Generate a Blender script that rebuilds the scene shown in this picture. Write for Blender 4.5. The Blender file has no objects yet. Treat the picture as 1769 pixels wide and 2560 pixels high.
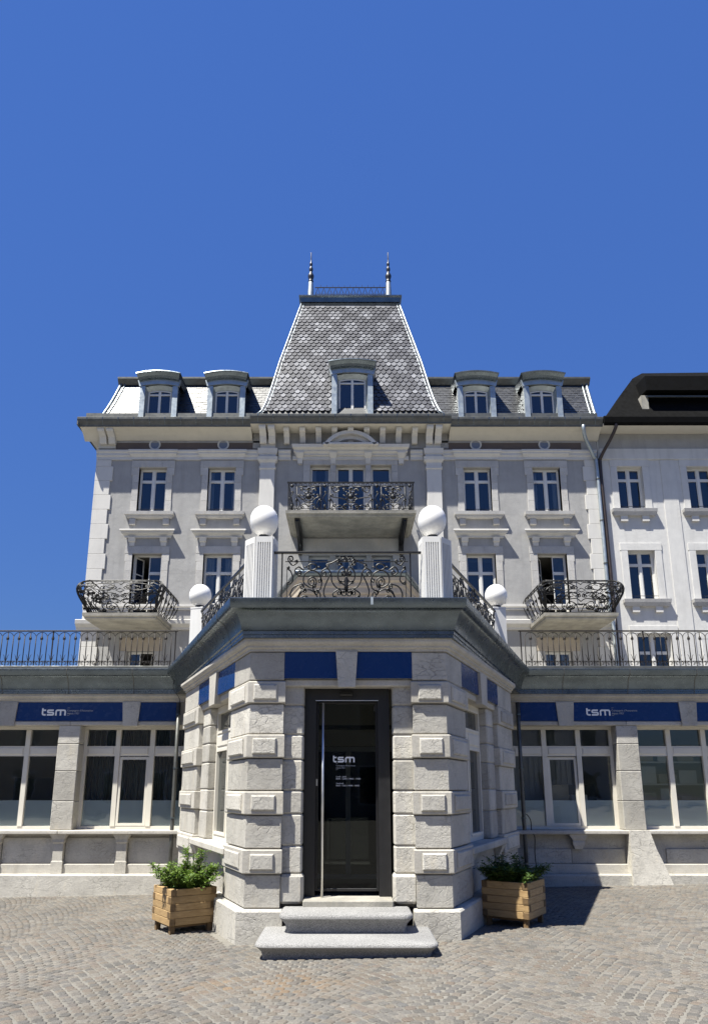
import bpy, bmesh, math, random
from mathutils import Vector, Matrix
random.seed(7)
PI = math.pi
SC = bpy.context.scene
COL = SC.collection

# ------------------------------------------------------------------ camera, sky, sun, exposure
cam_d = bpy.data.cameras.new('camera')
cam = bpy.data.objects.new('camera', cam_d); COL.objects.link(cam)
cam_d.sensor_fit = 'VERTICAL'; cam_d.sensor_height = 36.0
cam_d.lens = 36.0 * 1812 / 2560
cam_d.shift_x = 0.00566; cam_d.shift_y = 0.09375
cam_d.clip_start = 0.05; cam_d.clip_end = 3000
cam.location = (0, 0, 1.65)
cam.rotation_euler = (math.radians(90 + 14.1), 0, 0)
SC.camera = cam

SUN_AZ, SUN_EL = math.radians(53), math.radians(64.5)     # from behind the viewer's left
S_DIR = Vector((-math.sin(SUN_AZ) * math.cos(SUN_EL), -math.cos(SUN_AZ) * math.cos(SUN_EL), math.sin(SUN_EL)))
w = bpy.data.worlds.new('World'); SC.world = w; w.use_nodes = True
nt = w.node_tree; bg = nt.nodes['Background']
sky = nt.nodes.new('ShaderNodeTexSky'); sky.sky_type = 'NISHITA'; sky.sun_disc = False
sky.sun_elevation = SUN_EL; sky.sun_rotation = math.radians(180) + SUN_AZ
sky.altitude = 2500; sky.air_density = 1.0; sky.dust_density = 0.0; sky.ozone_density = 6.0
hsv = nt.nodes.new('ShaderNodeHueSaturation'); hsv.inputs['Saturation'].default_value = 1.15; hsv.inputs['Hue'].default_value = 0.511
nt.links.new(sky.outputs[0], hsv.inputs['Color'])
# a clear mountain sky is nearly even in brightness: compress its luminance range, keep its hue
bw = nt.nodes.new('ShaderNodeRGBToBW'); pw = nt.nodes.new('ShaderNodeMath'); pw.operation = 'POWER'; pw.inputs[1].default_value = -0.70
vm = nt.nodes.new('ShaderNodeVectorMath'); vm.operation = 'SCALE'
nt.links.new(hsv.outputs[0], bw.inputs[0]); nt.links.new(bw.outputs[0], pw.inputs[0])
nt.links.new(hsv.outputs[0], vm.inputs[0]); nt.links.new(pw.outputs[0], vm.inputs['Scale'])
nt.links.new(vm.outputs[0], bg.inputs[0]); bg.inputs[1].default_value = 0.080
sd = bpy.data.lights.new('sun', 'SUN'); sd.energy = 5.0; sd.angle = math.radians(0.53); sd.color = (1.0, 0.965, 0.875)
so = bpy.data.objects.new('sun', sd); COL.objects.link(so)
so.rotation_euler = S_DIR.to_track_quat('Z', 'Y').to_euler(); so.location = S_DIR * 60
SC.view_settings.view_transform = 'Standard'; SC.view_settings.look = 'None'
SC.view_settings.gamma = 1.0; SC.view_settings.exposure = 1.22
try: SC.view_settings.use_curve_mapping = False
except Exception: pass
SC.render.engine = 'CYCLES'
SC.cycles.max_bounces = 6

# ------------------------------------------------------------------ materials
class NT:
    def __init__(s, name):
        s.m = bpy.data.materials.new(name); s.m.use_nodes = True
        s.t = s.m.node_tree; s.b = s.t.nodes['Principled BSDF']; s.out = s.t.nodes['Material Output']
        s.tc = s.n('ShaderNodeTexCoord').outputs['Object']
    def n(s, typ, **kw):
        nd = s.t.nodes.new(typ)
        for k, v in kw.items(): setattr(nd, k, v)
        return nd
    def l(s, a, b): s.t.links.new(a, b)
    def noise(s, scale, detail=4, rough=0.55, vec=None, stretch=None, dist=0.0):
        nd = s.n('ShaderNodeTexNoise'); nd.inputs['Scale'].default_value = scale
        nd.inputs['Detail'].default_value = detail; nd.inputs['Roughness'].default_value = rough
        nd.inputs['Distortion'].default_value = dist
        v = vec or s.tc
        if stretch:
            mp = s.n('ShaderNodeMapping'); mp.inputs['Scale'].default_value = stretch
            s.l(v, mp.inputs[0]); v = mp.outputs[0]
        s.l(v, nd.inputs['Vector']); return nd.outputs['Fac']
    def ramp(s, fac, stops):
        nd = s.n('ShaderNodeValToRGB'); e = nd.color_ramp.elements
        while len(e) < len(stops): e.new(0.5)
        for i, (p, c) in enumerate(stops):
            e[i].position = p
            c = (c, c, c) if isinstance(c, (int, float)) else c
            e[i].color = (*c, 1)
        s.l(fac, nd.inputs[0]); return nd.outputs[0]
    def mix(s, fac, a, b, mode='MIX'):
        nd = s.n('ShaderNodeMix', data_type='RGBA', blend_type=mode)
        for sock, v in ((nd.inputs['Factor'], fac), (nd.inputs['A'], a), (nd.inputs['B'], b)):
            if isinstance(v, (int, float)): sock.default_value = v
            elif isinstance(v, tuple): sock.default_value = (*v, 1)
            else: s.l(v, sock)
        return nd.outputs['Result']
    def math(s, op, a, b=0.0):
        nd = s.n('ShaderNodeMath', operation=op)
        for i, v in enumerate((a, b)):
            if isinstance(v, (int, float)): nd.inputs[i].default_value = v
            else: s.l(v, nd.inputs[i])
        return nd.outputs[0]
    def bump(s, h, strength=0.3, dist=0.01, prev=None):
        nd = s.n('ShaderNodeBump'); nd.inputs['Strength'].default_value = strength
        nd.inputs['Distance'].default_value = dist; s.l(h, nd.inputs['Height'])
        if prev is not None: s.l(prev, nd.inputs['Normal'])
        s.l(nd.outputs[0], s.b.inputs['Normal']); return nd.outputs[0]
    def rnd(s):
        oi = s.n('ShaderNodeObjectInfo'); g = s.n('ShaderNodeNewGeometry')
        a = s.math('ADD', oi.outputs['Random'], g.outputs['Random Per Island'])
        return s.math('FRACT', a)
    def set(s, **kw):
        for k, v in kw.items():
            k = {'color': 'Base Color', 'rough': 'Roughness', 'metal': 'Metallic', 'spec': 'Specular IOR Level', 'coat': 'Coat Weight', 'coatr': 'Coat Roughness'}[k]
            if isinstance(v, tuple): s.b.inputs[k].default_value = (*v, 1)
            elif isinstance(v, (int, float)): s.b.inputs[k].default_value = v
            else: s.l(v, s.b.inputs[k])
        return s

M = {}
def stone(name, col, dark, crack=0.5, pit=0.5, scale=1.0, obj_var=0.12, bump=0.5, warm=(1.0, 0.93, 0.8)):
    t = NT(name)
    r = t.rnd()
    off = t.n('ShaderNodeVectorMath', operation='ADD'); t.l(t.tc, off.inputs[0])
    cmb = t.n('ShaderNodeCombineXYZ')
    t.l(t.math('MULTIPLY', r, 17.0), cmb.inputs[0]); t.l(t.math('MULTIPLY', r, 9.0), cmb.inputs[2]); t.l(cmb.outputs[0], off.inputs[1])
    V = off.outputs[0]
    big = t.noise(1.7 * scale, 5, 0.6, V)
    c = t.mix(t.ramp(big, [(0.36, 0.0), (0.7, 1.0)]), dark, col)
    fine = t.noise(45 * scale, 6, 0.7, V)
    c = t.mix(0.35, c, t.ramp(fine, [(0.3, 0.55), (0.7, 1.25)]), 'MULTIPLY')
    gm = t.noise(2.2 * scale, 6, 0.7, t.tc, stretch=(1.6, 1.6, 0.5))
    c = t.mix(t.ramp(gm, [(0.55, 0.0), (0.78, 0.45)]), c, tuple(a * 0.5 for a in dark))
    st = t.noise(5 * scale, 6, 0.65, V, stretch=(1.2, 1.2, 0.35))
    c = t.mix(t.ramp(st, [(0.56, 0.0), (0.75, 0.55)]), c, tuple(a * b for a, b in zip(col, warm)))
    c = t.mix(obj_var, c, t.ramp(r, [(0.0, 0.35), (1.0, 1.5)]), 'MULTIPLY')
    # veins / hairline cracks (stylolites), mostly level
    wv = t.noise(7 * scale, 5, 0.6, V)
    mp = t.n('ShaderNodeMapping'); mp.inputs['Scale'].default_value = (6.0 * scale, 6.0 * scale, 15.0 * scale); t.l(V, mp.inputs[0])
    ad = t.n('ShaderNodeVectorMath', operation='ADD'); t.l(mp.outputs[0], ad.inputs[0])
    vv = t.n('ShaderNodeCombineXYZ')
    for i in range(3): t.l(t.math('MULTIPLY', wv, (2.1, 2.6, 3.2)[i]), vv.inputs[i])
    t.l(vv.outputs[0], ad.inputs[1])
    vo = t.n('ShaderNodeTexVoronoi', feature='DISTANCE_TO_EDGE'); vo.inputs['Scale'].default_value = 1.0; t.l(ad.outputs[0], vo.inputs['Vector'])
    line = t.ramp(vo.outputs['Distance'], [(0.0, 0.0), (0.05, 1.0)])
    msk = t.ramp(t.noise(2.3 * scale, 3, 0.5, V), [(0.42, 0.0), (0.6, 1.0)])
    cr = t.math('MULTIPLY', t.math('SUBTRACT', 1.0, line), msk)
    c = t.mix(t.math('MULTIPLY', cr, crack), c, tuple(a * 0.33 for a in col))
    pits = t.ramp(t.noise(24 * scale, 3, 0.6, V), [(0.66, 0.0), (0.72, 1.0)])
    c = t.mix(t.math('MULTIPLY', pits, pit * 0.6), c, tuple(a * 0.4 for a in col))
    h = t.math('SUBTRACT', t.math('SUBTRACT', t.math('MULTIPLY', fine, 0.5), t.math('MULTIPLY', cr, crack)), t.math('MULTIPLY', pits, pit))
    h2 = t.math('ADD', h, t.math('MULTIPLY', t.noise(12 * scale, 5, 0.6, V), 0.9))
    t.bump(h2, bump, 0.012)
    t.set(color=c, rough=0.85, spec=0.25)
    M[name] = t.m; return t.m
stone('limestone', (0.51, 0.49, 0.44), (0.39, 0.372, 0.335), 0.5, 0.6, 1.0, 0.3, 0.7)
stone('limestone_smooth', (0.51, 0.485, 0.43), (0.40, 0.38, 0.34), 0.35, 0.25, 1.0, 0.15, 0.35)
stone('surround_stone', (0.50, 0.485, 0.46), (0.40, 0.39, 0.375), 0.3, 0.3, 1.0, 0.15, 0.35)
stone('concrete', (0.42, 0.395, 0.34), (0.26, 0.25, 0.22), 0.1, 0.6, 1.5, 0.1, 0.5)
stone('stone_ochre', (0.46, 0.40, 0.32), (0.40, 0.345, 0.28), 0.15, 0.2, 1.0, 0.1, 0.2)

def granite(name, lo, hi, tint=None):
    t = NT(name)
    a = t.noise(210, 2, 0.5); b = t.noise(90, 3, 0.6)
    c = t.ramp(t.math('ADD', t.math('MULTIPLY', a, 0.6), t.math('MULTIPLY', b, 0.4)), [(0.38, lo), (0.5, tuple((p + q) / 2 for p, q in zip(lo, hi))), (0.6, hi)])
    big = t.noise(2.0, 4)
    c = t.mix(0.4, c, t.ramp(big, [(0.3, 0.7), (0.7, 1.15)]), 'MULTIPLY')
    t.bump(t.noise(120, 4, 0.7), 0.35, 0.006); t.set(color=c, rough=0.8, spec=0.3)
    M[name] = t.m
granite('granite', (0.09, 0.09, 0.09), (0.36, 0.355, 0.345))

def plaster(name, col, var=0.12, bump=0.25, stain=0.25):
    t = NT(name)
    big = t.noise(1.5, 7, 0.65)
    c = t.mix(var, col, t.ramp(big, [(0.3, tuple(v * 0.45 for v in col)), (0.7, tuple(min(1, v * 1.35) for v in col))]))
    drip = t.noise(3.0, 5, 0.6, stretch=(1.5, 1.5, 0.18))
    c = t.mix(t.math('MULTIPLY', t.ramp(drip, [(0.5, 0.0), (0.72, 1.0)]), stain), c, tuple(v * 0.62 for v in col))
    h = t.math('ADD', t.math('MULTIPLY', t.noise(60, 4, 0.7), 0.35), t.noise(4.5, 4, 0.6))
    t.bump(h, bump, 0.02); t.set(color=c, rough=0.9, spec=0.2); M[name] = t.m
plaster('plaster_grey', (0.33, 0.325, 0.316), 0.24, 0.5, 0.34)
plaster('plaster_trim', (0.56, 0.545, 0.515), 0.12, 0.15, 0.25)
plaster('plaster_cream', (0.56, 0.53, 0.46), 0.1, 0.1, 0.15)
plaster('plaster_white', (0.55, 0.542, 0.522), 0.16, 0.3, 0.3)
plaster('frieze_brown', (0.13, 0.105, 0.095), 0.15, 0.1, 0.1)
plaster('disc_blue', (0.16, 0.19, 0.26), 0.1, 0.05, 0.0)
plaster('paint_white', (0.62, 0.615, 0.60), 0.1, 0.1, 0.22)
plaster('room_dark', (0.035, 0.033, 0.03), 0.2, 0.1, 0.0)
plaster('room_pale', (0.12, 0.115, 0.105), 0.1, 0.1, 0.0)

def metal(name, col, rough, metallic, var=0.25, bump=0.05, stretch=(1, 1, 1), rnd=0.0, scale=3.0, spec=0.5):
    t = NT(name)
    n1 = t.noise(scale, 6, 0.65, stretch=stretch)
    c = t.mix(var, col, t.ramp(n1, [(0.3, tuple(v * 0.35 for v in col)), (0.7, tuple(min(1, v * 1.7) for v in col))]))
    if rnd: c = t.mix(rnd, c, t.ramp(t.rnd(), [(0, 0.5), (1, 1.5)]), 'MULTIPLY')
    t.set(color=c, rough=t.ramp(t.noise(scale * 3, 4), [(0.3, rough * 0.8), (0.7, min(1, rough * 1.25))]), metal=metallic, spec=spec)
    t.bump(t.noise(scale * 1.3, 3), bump, 0.02); M[name] = t.m
metal('zinc', (0.14, 0.168, 0.19), 0.28, 0.9, 0.3, 0.018, (1, 1, 1.6))
metal('zinc_bright', (0.33, 0.37, 0.39), 0.45, 0.6, 0.3, 0.08)
metal('zinc_old', (0.115, 0.117, 0.11), 0.5, 0.6, 0.35, 0.1, (1, 1, 2))
metal('iron', (0.007, 0.007, 0.0075), 0.42, 0.0, 0.3, 0.1, scale=25, spec=0.35)
metal('iron_brown', (0.016, 0.0125, 0.011), 0.55, 0.0, 0.4, 0.1, scale=25, spec=0.3)
metal('spire_iron', (0.05, 0.05, 0.055), 0.4, 0.6, 0.3, 0.1)
metal('door_black', (0.011, 0.011, 0.012), 0.4, 0.0, 0.1, 0.0)
metal('steel', (0.62, 0.62, 0.62), 0.38, 1.0, 0.05, 0.0)
metal('pipe_brown', (0.055, 0.042, 0.038), 0.4, 0.5, 0.2, 0.0)
metal('roof_black', (0.005, 0.005, 0.005), 0.8, 0.0, 0.3, 0.1, spec=0.08)
metal('sign_blue', (0.005, 0.033, 0.135), 0.25, 0.0, 0.06, 0.02, spec=0.25)
metal('frame_paint', (0.60, 0.57, 0.50), 0.5, 0.0, 0.1, 0.0)
metal('frame_white', (0.62, 0.61, 0.58), 0.5, 0.0, 0.08, 0.0)
metal('letter_white', (0.78, 0.79, 0.80), 0.6, 0.0, 0.02, 0.0)
metal('letter_grey', (0.42, 0.44, 0.46), 0.6, 0.0, 0.02, 0.0)
metal('rubber', (0.012, 0.012, 0.012), 0.6, 0.0, 0.1, 0.0)

def slate(name, lo, mid, hi, rough, spec=0.3):
    t = NT(name); r = t.rnd()
    c = t.ramp(r, [(0.0, lo), (0.45, mid), (0.72, mid), (0.86, hi), (1.0, tuple(v * 1.25 for v in hi))])
    c = t.mix(0.4, c, t.ramp(t.noise(14, 5, 0.7), [(0.3, 0.6), (0.7, 1.35)]), 'MULTIPLY')
    t.bump(t.noise(22, 5, 0.7), 0.25, 0.01)
    t.set(color=c, rough=rough, spec=spec); M[name] = t.m
slate('slate', (0.052, 0.053, 0.061), (0.068, 0.069, 0.079), (0.082, 0.084, 0.095), 0.5)
slate('slate_light', (0.12, 0.123, 0.135), (0.146, 0.149, 0.163), (0.172, 0.175, 0.19), 0.5)
slate('slate_row', (0.018, 0.0195, 0.022), (0.027, 0.0285, 0.031), (0.042, 0.0435, 0.046), 0.43, 0.9)

def cobble():
    t = NT('cobble'); r = t.rnd()
    c = t.ramp(r, [(0.0, (0.085, 0.082, 0.076)), (0.25, (0.12, 0.115, 0.107)), (0.5, (0.128, 0.112, 0.093)), (0.75, (0.15, 0.142, 0.128)), (0.9, (0.125, 0.104, 0.086)), (1.0, (0.105, 0.104, 0.102))])
    # rusty stones in front of the steps
    sp = t.n('ShaderNodeSeparateXYZ'); t.l(t.tc, sp.inputs[0])
    dx = t.math('MULTIPLY', t.math('ABSOLUTE', t.math('ADD', sp.outputs[0], 0.6)), 0.42)
    dy = t.math('MULTIPLY', t.math('ABSOLUTE', t.math('SUBTRACT', sp.outputs[1], 6.7)), 0.7)
    d = t.math('ADD', t.math('ADD', dx, dy), t.math('MULTIPLY', t.noise(1.6, 3), 1.1))
    m = t.math('MULTIPLY', t.ramp(d, [(0.75, 0.8), (2.6, 0.0)]), t.ramp(t.math('FRACT', t.math('MULTIPLY', r, 7.3)), [(0.1, 0.1), (0.9, 0.8)]))
    c = t.mix(m, c, (0.185, 0.125, 0.07))
    c = t.mix(0.6, c, t.ramp(t.noise(0.8, 6, 0.65), [(0.3, (0.68, 0.66, 0.62)), (0.7, (1.25, 1.22, 1.16))]), 'MULTIPLY')
    c = t.mix(0.55, c, t.ramp(t.noise(130, 3, 0.6), [(0.32, 0.45), (0.5, 1.0), (0.68, 1.75)]), 'MULTIPLY')
    t.bump(t.noise(70, 4, 0.7), 0.5, 0.01)
    t.set(color=c, rough=0.75, spec=0.35); M['cobble'] = t.m
cobble()
t = NT('mortar'); c = t.ramp(t.noise(40, 5, 0.7), [(0.3, (0.145, 0.139, 0.126)), (0.7, (0.20, 0.193, 0.178))])
c = t.mix(0.7, c, t.ramp(t.noise(0.9, 6, 0.65), [(0.3, (0.62, 0.6, 0.56)), (0.7, (1.2, 1.17, 1.1))]), 'MULTIPLY')
t.bump(t.noise(90, 4, 0.7), 0.4, 0.006); t.set(color=c, rough=0.95, spec=0.15); M['mortar'] = t.m
t = NT('asphalt'); t.set(color=t.ramp(t.noise(30, 5), [(0.3, (0.05, 0.05, 0.05)), (0.7, (0.09, 0.09, 0.088))]), rough=0.9); M['asphalt'] = t.m
t = NT('soil'); t.set(color=t.ramp(t.noise(40, 5), [(0.3, (0.02, 0.015, 0.01)), (0.7, (0.06, 0.045, 0.03))]), rough=1.0); t.bump(t.noise(30, 5), 0.8, 0.03); M['soil'] = t.m

def wood(name, lo, hi):
    t = NT(name); r = t.rnd()
    gr = t.noise(9, 6, 0.65, stretch=(1.0, 1.0, 9.0), dist=0.6)
    gr2 = t.noise(3.0, 3, 0.5)
    c = t.ramp(gr, [(0.3, lo), (0.65, hi)])
    c = t.mix(0.35, c, t.ramp(gr2, [(0.3, 0.7), (0.7, 1.2)]), 'MULTIPLY')
    c = t.mix(0.3, c, t.ramp(r, [(0, 0.6), (1, 1.35)]), 'MULTIPLY')
    t.bump(gr, 0.15, 0.005); t.set(color=c, rough=0.7, spec=0.3); M[name] = t.m
wood('wood', (0.26, 0.165, 0.075), (0.40, 0.275, 0.135))
wood('wood_end', (0.10, 0.065, 0.032), (0.17, 0.11, 0.055))

def glass_dark(name, col, rough=0.03, spec=0.9, wob=0.02):
    t = NT(name); t.set(color=col, rough=rough, spec=spec)
    if wob: t.bump(t.noise(1.4, 2), wob, 0.05)
    M[name] = t.m
glass_dark('glass_upper', (0.012, 0.018, 0.035), 0.03, 1.0, 0.05)
glass_dark('glass_shop', (0.030, 0.036, 0.036), 0.03, 0.9, 0.03)
glass_dark('film_frosted', (0.62, 0.68, 0.71), 0.5, 0.3, 0.0)
t = NT('glass_clear'); fr = t.n('ShaderNodeFresnel'); fr.inputs[0].default_value = 1.4
tr = t.n('ShaderNodeBsdfTransparent'); tr.inputs[0].default_value = (0.55, 0.58, 0.57, 1)
gl = t.n('ShaderNodeBsdfGlossy'); gl.inputs['Roughness'].default_value = 0.01; gl.inputs[0].default_value = (0.9, 0.95, 0.95, 1)
mx = t.n('ShaderNodeMixShader'); t.l(fr.outputs[0], mx.inputs[0]); t.l(tr.outputs[0], mx.inputs[1]); t.l(gl.outputs[0], mx.inputs[2]); t.l(mx.outputs[0], t.out.inputs[0]); M['glass_clear'] = t.m
for nm_, tint, ior in (('glass_shopfront', (0.93, 0.96, 0.96, 1), 1.6), ('glass_window', (0.85, 0.9, 0.93, 1), 2.1)):
    t = NT(nm_); fr = t.n('ShaderNodeFresnel'); fr.inputs[0].default_value = ior
    tr = t.n('ShaderNodeBsdfTransparent'); tr.inputs[0].default_value = tint
    gl = t.n('ShaderNodeBsdfGlossy'); gl.inputs['Roughness'].default_value = 0.012
    bp_ = t.n('ShaderNodeBump'); bp_.inputs['Strength'].default_value = 0.06; bp_.inputs['Distance'].default_value = 0.05; t.l(t.noise(1.6, 2), bp_.inputs['Height']); t.l(bp_.outputs[0], gl.inputs['Normal'])
    mx = t.n('ShaderNodeMixShader'); t.l(fr.outputs[0], mx.inputs[0]); t.l(tr.outputs[0], mx.inputs[1]); t.l(gl.outputs[0], mx.inputs[2]); t.l(mx.outputs[0], t.out.inputs[0]); M[nm_] = t.m
plaster('room_wall', (0.42, 0.41, 0.39), 0.1, 0.1, 0.0)
plaster('curtain', (0.62, 0.61, 0.58), 0.1, 0.1, 0.0)
plaster('blind_grey', (0.07, 0.08, 0.078), 0.1, 0.1, 0.0)
plaster('carton', (0.42, 0.36, 0.27), 0.1, 0.1, 0.0)
t = NT('opal'); t.set(color=(0.78, 0.77, 0.745), rough=0.3, spec=0.5); t.b.inputs['Subsurface Weight'].default_value = 0.4; t.b.inputs['Subsurface Radius'].default_value = (0.1, 0.1, 0.1); M['opal'] = t.m

def leaf(name, lo, hi):
    t = NT(name); r = t.rnd()
    c = t.ramp(r, [(0, lo), (1, hi)])
    t.set(color=c, rough=0.45, spec=0.4)
    tl = t.n('ShaderNodeBsdfTranslucent'); t.l(t.mix(1.0, c, (0.9, 1.0, 0.45), 'MULTIPLY'), tl.inputs[0])
    mx = t.n('ShaderNodeMixShader'); mx.inputs[0].default_value = 0.35
    t.l(t.b.outputs[0], mx.inputs[1]); t.l(tl.outputs[0], mx.inputs[2]); t.l(mx.outputs[0], t.out.inputs[0]); M[name] = t.m
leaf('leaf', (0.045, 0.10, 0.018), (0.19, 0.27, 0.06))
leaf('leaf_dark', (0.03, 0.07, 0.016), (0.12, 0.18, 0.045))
t = NT('bark'); t.set(color=(0.07, 0.05, 0.03), rough=0.9); M['bark'] = t.m

# ------------------------------------------------------------------ mesh helpers
class MB:
    def __init__(s, T=None): s.v = []; s.f = []; s.T = T
    def add(s, vs, fs):
        o = len(s.v)
        s.v += [tuple(s.T(*p)) for p in vs] if s.T else [tuple(p) for p in vs]
        s.f += [tuple(i + o for i in f) for f in fs]; return s
    def box(s, x0, x1, y0, y1, z0, z1, c=0.0):
        if x0 > x1: x0, x1 = x1, x0
        if y0 > y1: y0, y1 = y1, y0
        if z0 > z1: z0, z1 = z1, z0
        if not c:
            vs = [(x, y, z) for z in (z0, z1) for y in (y0, y1) for x in (x0, x1)]
            return s.add(vs, [(0, 2, 3, 1), (4, 5, 7, 6), (0, 1, 5, 4), (2, 6, 7, 3), (0, 4, 6, 2), (1, 3, 7, 5)])
        c = min(c, (x1 - x0) * .45, (y1 - y0) * .45, (z1 - z0) * .45)
        def ring(i, z): return [(x0 + i + (c if k in (0, 5) else 0), 0, z) for k in range(0)]
        def oc(d, z):
            a, b, e, g = x0 + d, x1 - d, y0 + d, y1 - d
            return [(a + c, e, z), (b - c, e, z), (b, e + c, z), (b, g - c, z), (b - c, g, z), (a + c, g, z), (a, g - c, z), (a, e + c, z)]
        vs = oc(c * .7, z0) + oc(0, z0 + c) + oc(0, z1 - c) + oc(c * .7, z1)
        fs = [tuple(range(7, -1, -1)), tuple(range(24, 32))]
        for l in range(3):
            for k in range(8):
                fs.append((l * 8 + k, l * 8 + (k + 1) % 8, (l + 1) * 8 + (k + 1) % 8, (l + 1) * 8 + k))
        return s.add(vs, fs)
    def loops(s, loops, cap0=True, cap1=True, closed=True):
        n = len(loops[0]); vs = [p for l in loops for p in l]; fs = []
        for i in range(len(loops) - 1):
            for k in range(n if closed else n - 1):
                a = i * n + k; b = i * n + (k + 1) % n
                fs.append((a, b, b + n, a + n))
        if cap0: fs.append(tuple(range(n - 1, -1, -1)))
        if cap1: fs.append(tuple(range((len(loops) - 1) * n, len(loops) * n)))
        return s.add(vs, fs)
    def prism_y(s, poly, y0, y1):          # poly in (x,z), extruded along y
        return s.loops([[(x, y0, z) for x, z in poly], [(x, y1, z) for x, z in poly]])
    def prism_x(s, poly, x0, x1):          # poly in (y,z)
        return s.loops([[(x0, y, z) for y, z in poly], [(x1, y, z) for y, z in poly]])
    def lathe(s, c, prof, n=16, e=1.0):    # prof (r,z)
        L = []
        for r, z in prof: L.append([(c[0] + r * math.cos(2 * PI * k / n), c[1] + e * r * math.sin(2 * PI * k / n), c[2] + z) for k in range(n)])
        return s.loops(L)
    def tube(s, pts, r, n=5, nrm=(0, 1, 0), r1=None, closed=False):
        P = [Vector(p) for p in pts]; N = Vector(nrm); L = []
        m = len(P)
        for i, p in enumerate(P):
            if closed: tg = P[(i + 1) % m] - P[i - 1]
            else: tg = P[min(i + 1, m - 1)] - P[max(i - 1, 0)]
            if tg.length < 1e-9: tg = Vector((0, 0, 1))
            tg.normalize(); b = tg.cross(N)
            if b.length < 1e-3: b = tg.cross(Vector((1, 0.2, 0.1)))
            b.normalize(); nn = b.cross(tg)
            rr = r if r1 is None else r + (r1 - r) * i / (m - 1)
            L.append([tuple(p + b * (rr * math.cos(2 * PI * (k + .5) / n)) + nn * (rr * math.sin(2 * PI * (k + .5) / n))) for k in range(n)])
        if closed: L.append(L[0]); return s.loops(L, False, False)
        return s.loops(L)
    def ribbon(s, pts, wd, y0, y1, T=None):   # flat stroke in (x,z), mitred
        n = len(pts); A = []; B = []
        for i, p in enumerate(pts):
            def dr(a, b):
                d = Vector((b[0] - a[0], b[1] - a[1])); return d.normalized()
            d0 = dr(pts[i - 1], p) if i else dr(p, pts[1]); d1 = dr(p, pts[i + 1]) if i < n - 1 else d0
            if not i: d0 = d1
            nv = Vector((-d0.y - d1.y, d0.x + d1.x)).normalized(); k = 1 / max(.5, nv.dot(Vector((-d0.y, d0.x))))
            A.append((p[0] + nv.x * wd / 2 * k, p[1] + nv.y * wd / 2 * k)); B.append((p[0] - nv.x * wd / 2 * k, p[1] - nv.y * wd / 2 * k))
        for i in range(n - 1):
            q = [A[i], A[i + 1], B[i + 1], B[i]]
            s.loops([[(x, y0, z) for x, z in q], [(x, y1, z) for x, z in q]])
        return s

BASE = {}
def mesh(name, mb, mat, smooth=False, off=(0, 0, 0), recalc=True, angle=None):
    me = bpy.data.meshes.new(name)
    ox, oy, oz = off
    me.from_pydata([(x - ox, y - oy, z - oz) for x, y, z in mb.v], [], mb.f)
    if recalc and len(mb.f) < 20000:
        bm = bmesh.new(); bm.from_mesh(me); bmesh.ops.recalc_face_normals(bm, faces=bm.faces[:]); bm.to_mesh(me); bm.free()
    me.materials.append(M[mat] if isinstance(mat, str) else mat)
    if smooth:
        me.polygons.foreach_set('use_smooth', [True] * len(me.polygons))
        if angle:
            try: me.set_sharp_from_angle(angle=math.radians(angle))
            except Exception: pass
    me.update(); return me
def link(name, me, parent=None, loc=(0, 0, 0), kind=None, label=None):
    o = bpy.data.objects.new(name, me); COL.objects.link(o); o.location = loc
    if parent is not None: o.parent = parent; BASE[o.name] = BASE.get(parent.name, (0, 0, 0))
    if kind: o['kind'] = kind
    if label: o['label'] = label
    return o
def obj(name, mb, mat, parent=None, smooth=False, kind=None, label=None, recalc=True, angle=None):
    off = BASE.get(parent.name, (0, 0, 0)) if parent is not None else (0, 0, 0)
    return link(name, mesh(name, mb, mat, smooth, off, recalc, angle), parent, kind=kind, label=label)
def thing(name, label, cat, base, group=None, kind=None):
    o = bpy.data.objects.new(name, None); COL.objects.link(o); o.location = base; o.empty_display_size = 0.2
    BASE[o.name] = tuple(base); tag(o, label, cat, group); 
    if kind: o['kind'] = kind
    return o
def tag(o, label, cat, group=None):
    o['label'] = label; o['category'] = cat
    if group: o['group'] = group
    return o
def solo(name, mb, mat, label, cat, base, group=None, smooth=False, angle=None):
    o = link(name, mesh(name, mb, mat, smooth, base, True, angle), None, base); BASE[o.name] = tuple(base)
    return tag(o, label, cat, group)

def catmull(P, n=6, closed=False):
    out = []; m = len(P); Q = [Vector(p) for p in P]
    g = (lambda i: Q[i % m]) if closed else (lambda i: Q[max(0, min(m - 1, i))])
    for i in range(m if closed else m - 1):
        a, b, c, d = g(i - 1), g(i), g(i + 1), g(i + 2)
        for k in range(n):
            t = k / n
            out.append(0.5 * ((2 * b) + (c - a) * t + (2 * a - 5 * b + 4 * c - d) * t * t + (3 * b - a - 3 * c + d) * t ** 3))
    if not closed: out.append(Q[-1])
    return [tuple(p) for p in out]
def spiral_from(p, tg, r, sign, turns=1.35, shrink=0.22, n=16):
    p = Vector(p); tg = Vector(tg).normalized(); nv = Vector((-tg.y, tg.x)) * sign
    c = p + nv * r; a0 = math.atan2(-nv.y, -nv.x); out = []
    N = int(n * turns)
    for k in range(1, N + 1):
        f = k / N; rr = r * (1 - (1 - shrink) * f); a = a0 + sign * 2 * PI * turns * f
        out.append((c.x + rr * math.cos(a), c.y + rr * math.sin(a)))
    return out
def scroll(P, r0=0, s0=1, r1=0, s1=1, n=6, turns=1.3):
    """smooth 2-D stroke through P with a volute of radius r0 / r1 at its ends (s = turning side)"""
    c = catmull(P, n)
    pre = spiral_from(c[0], Vector(c[0]) - Vector(c[1]), r0, s0, turns)[::-1] if r0 else []
    post = spiral_from(c[-1], Vector(c[-1]) - Vector(c[-2]), r1, s1, turns) if r1 else []
    return pre + c + post
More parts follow.
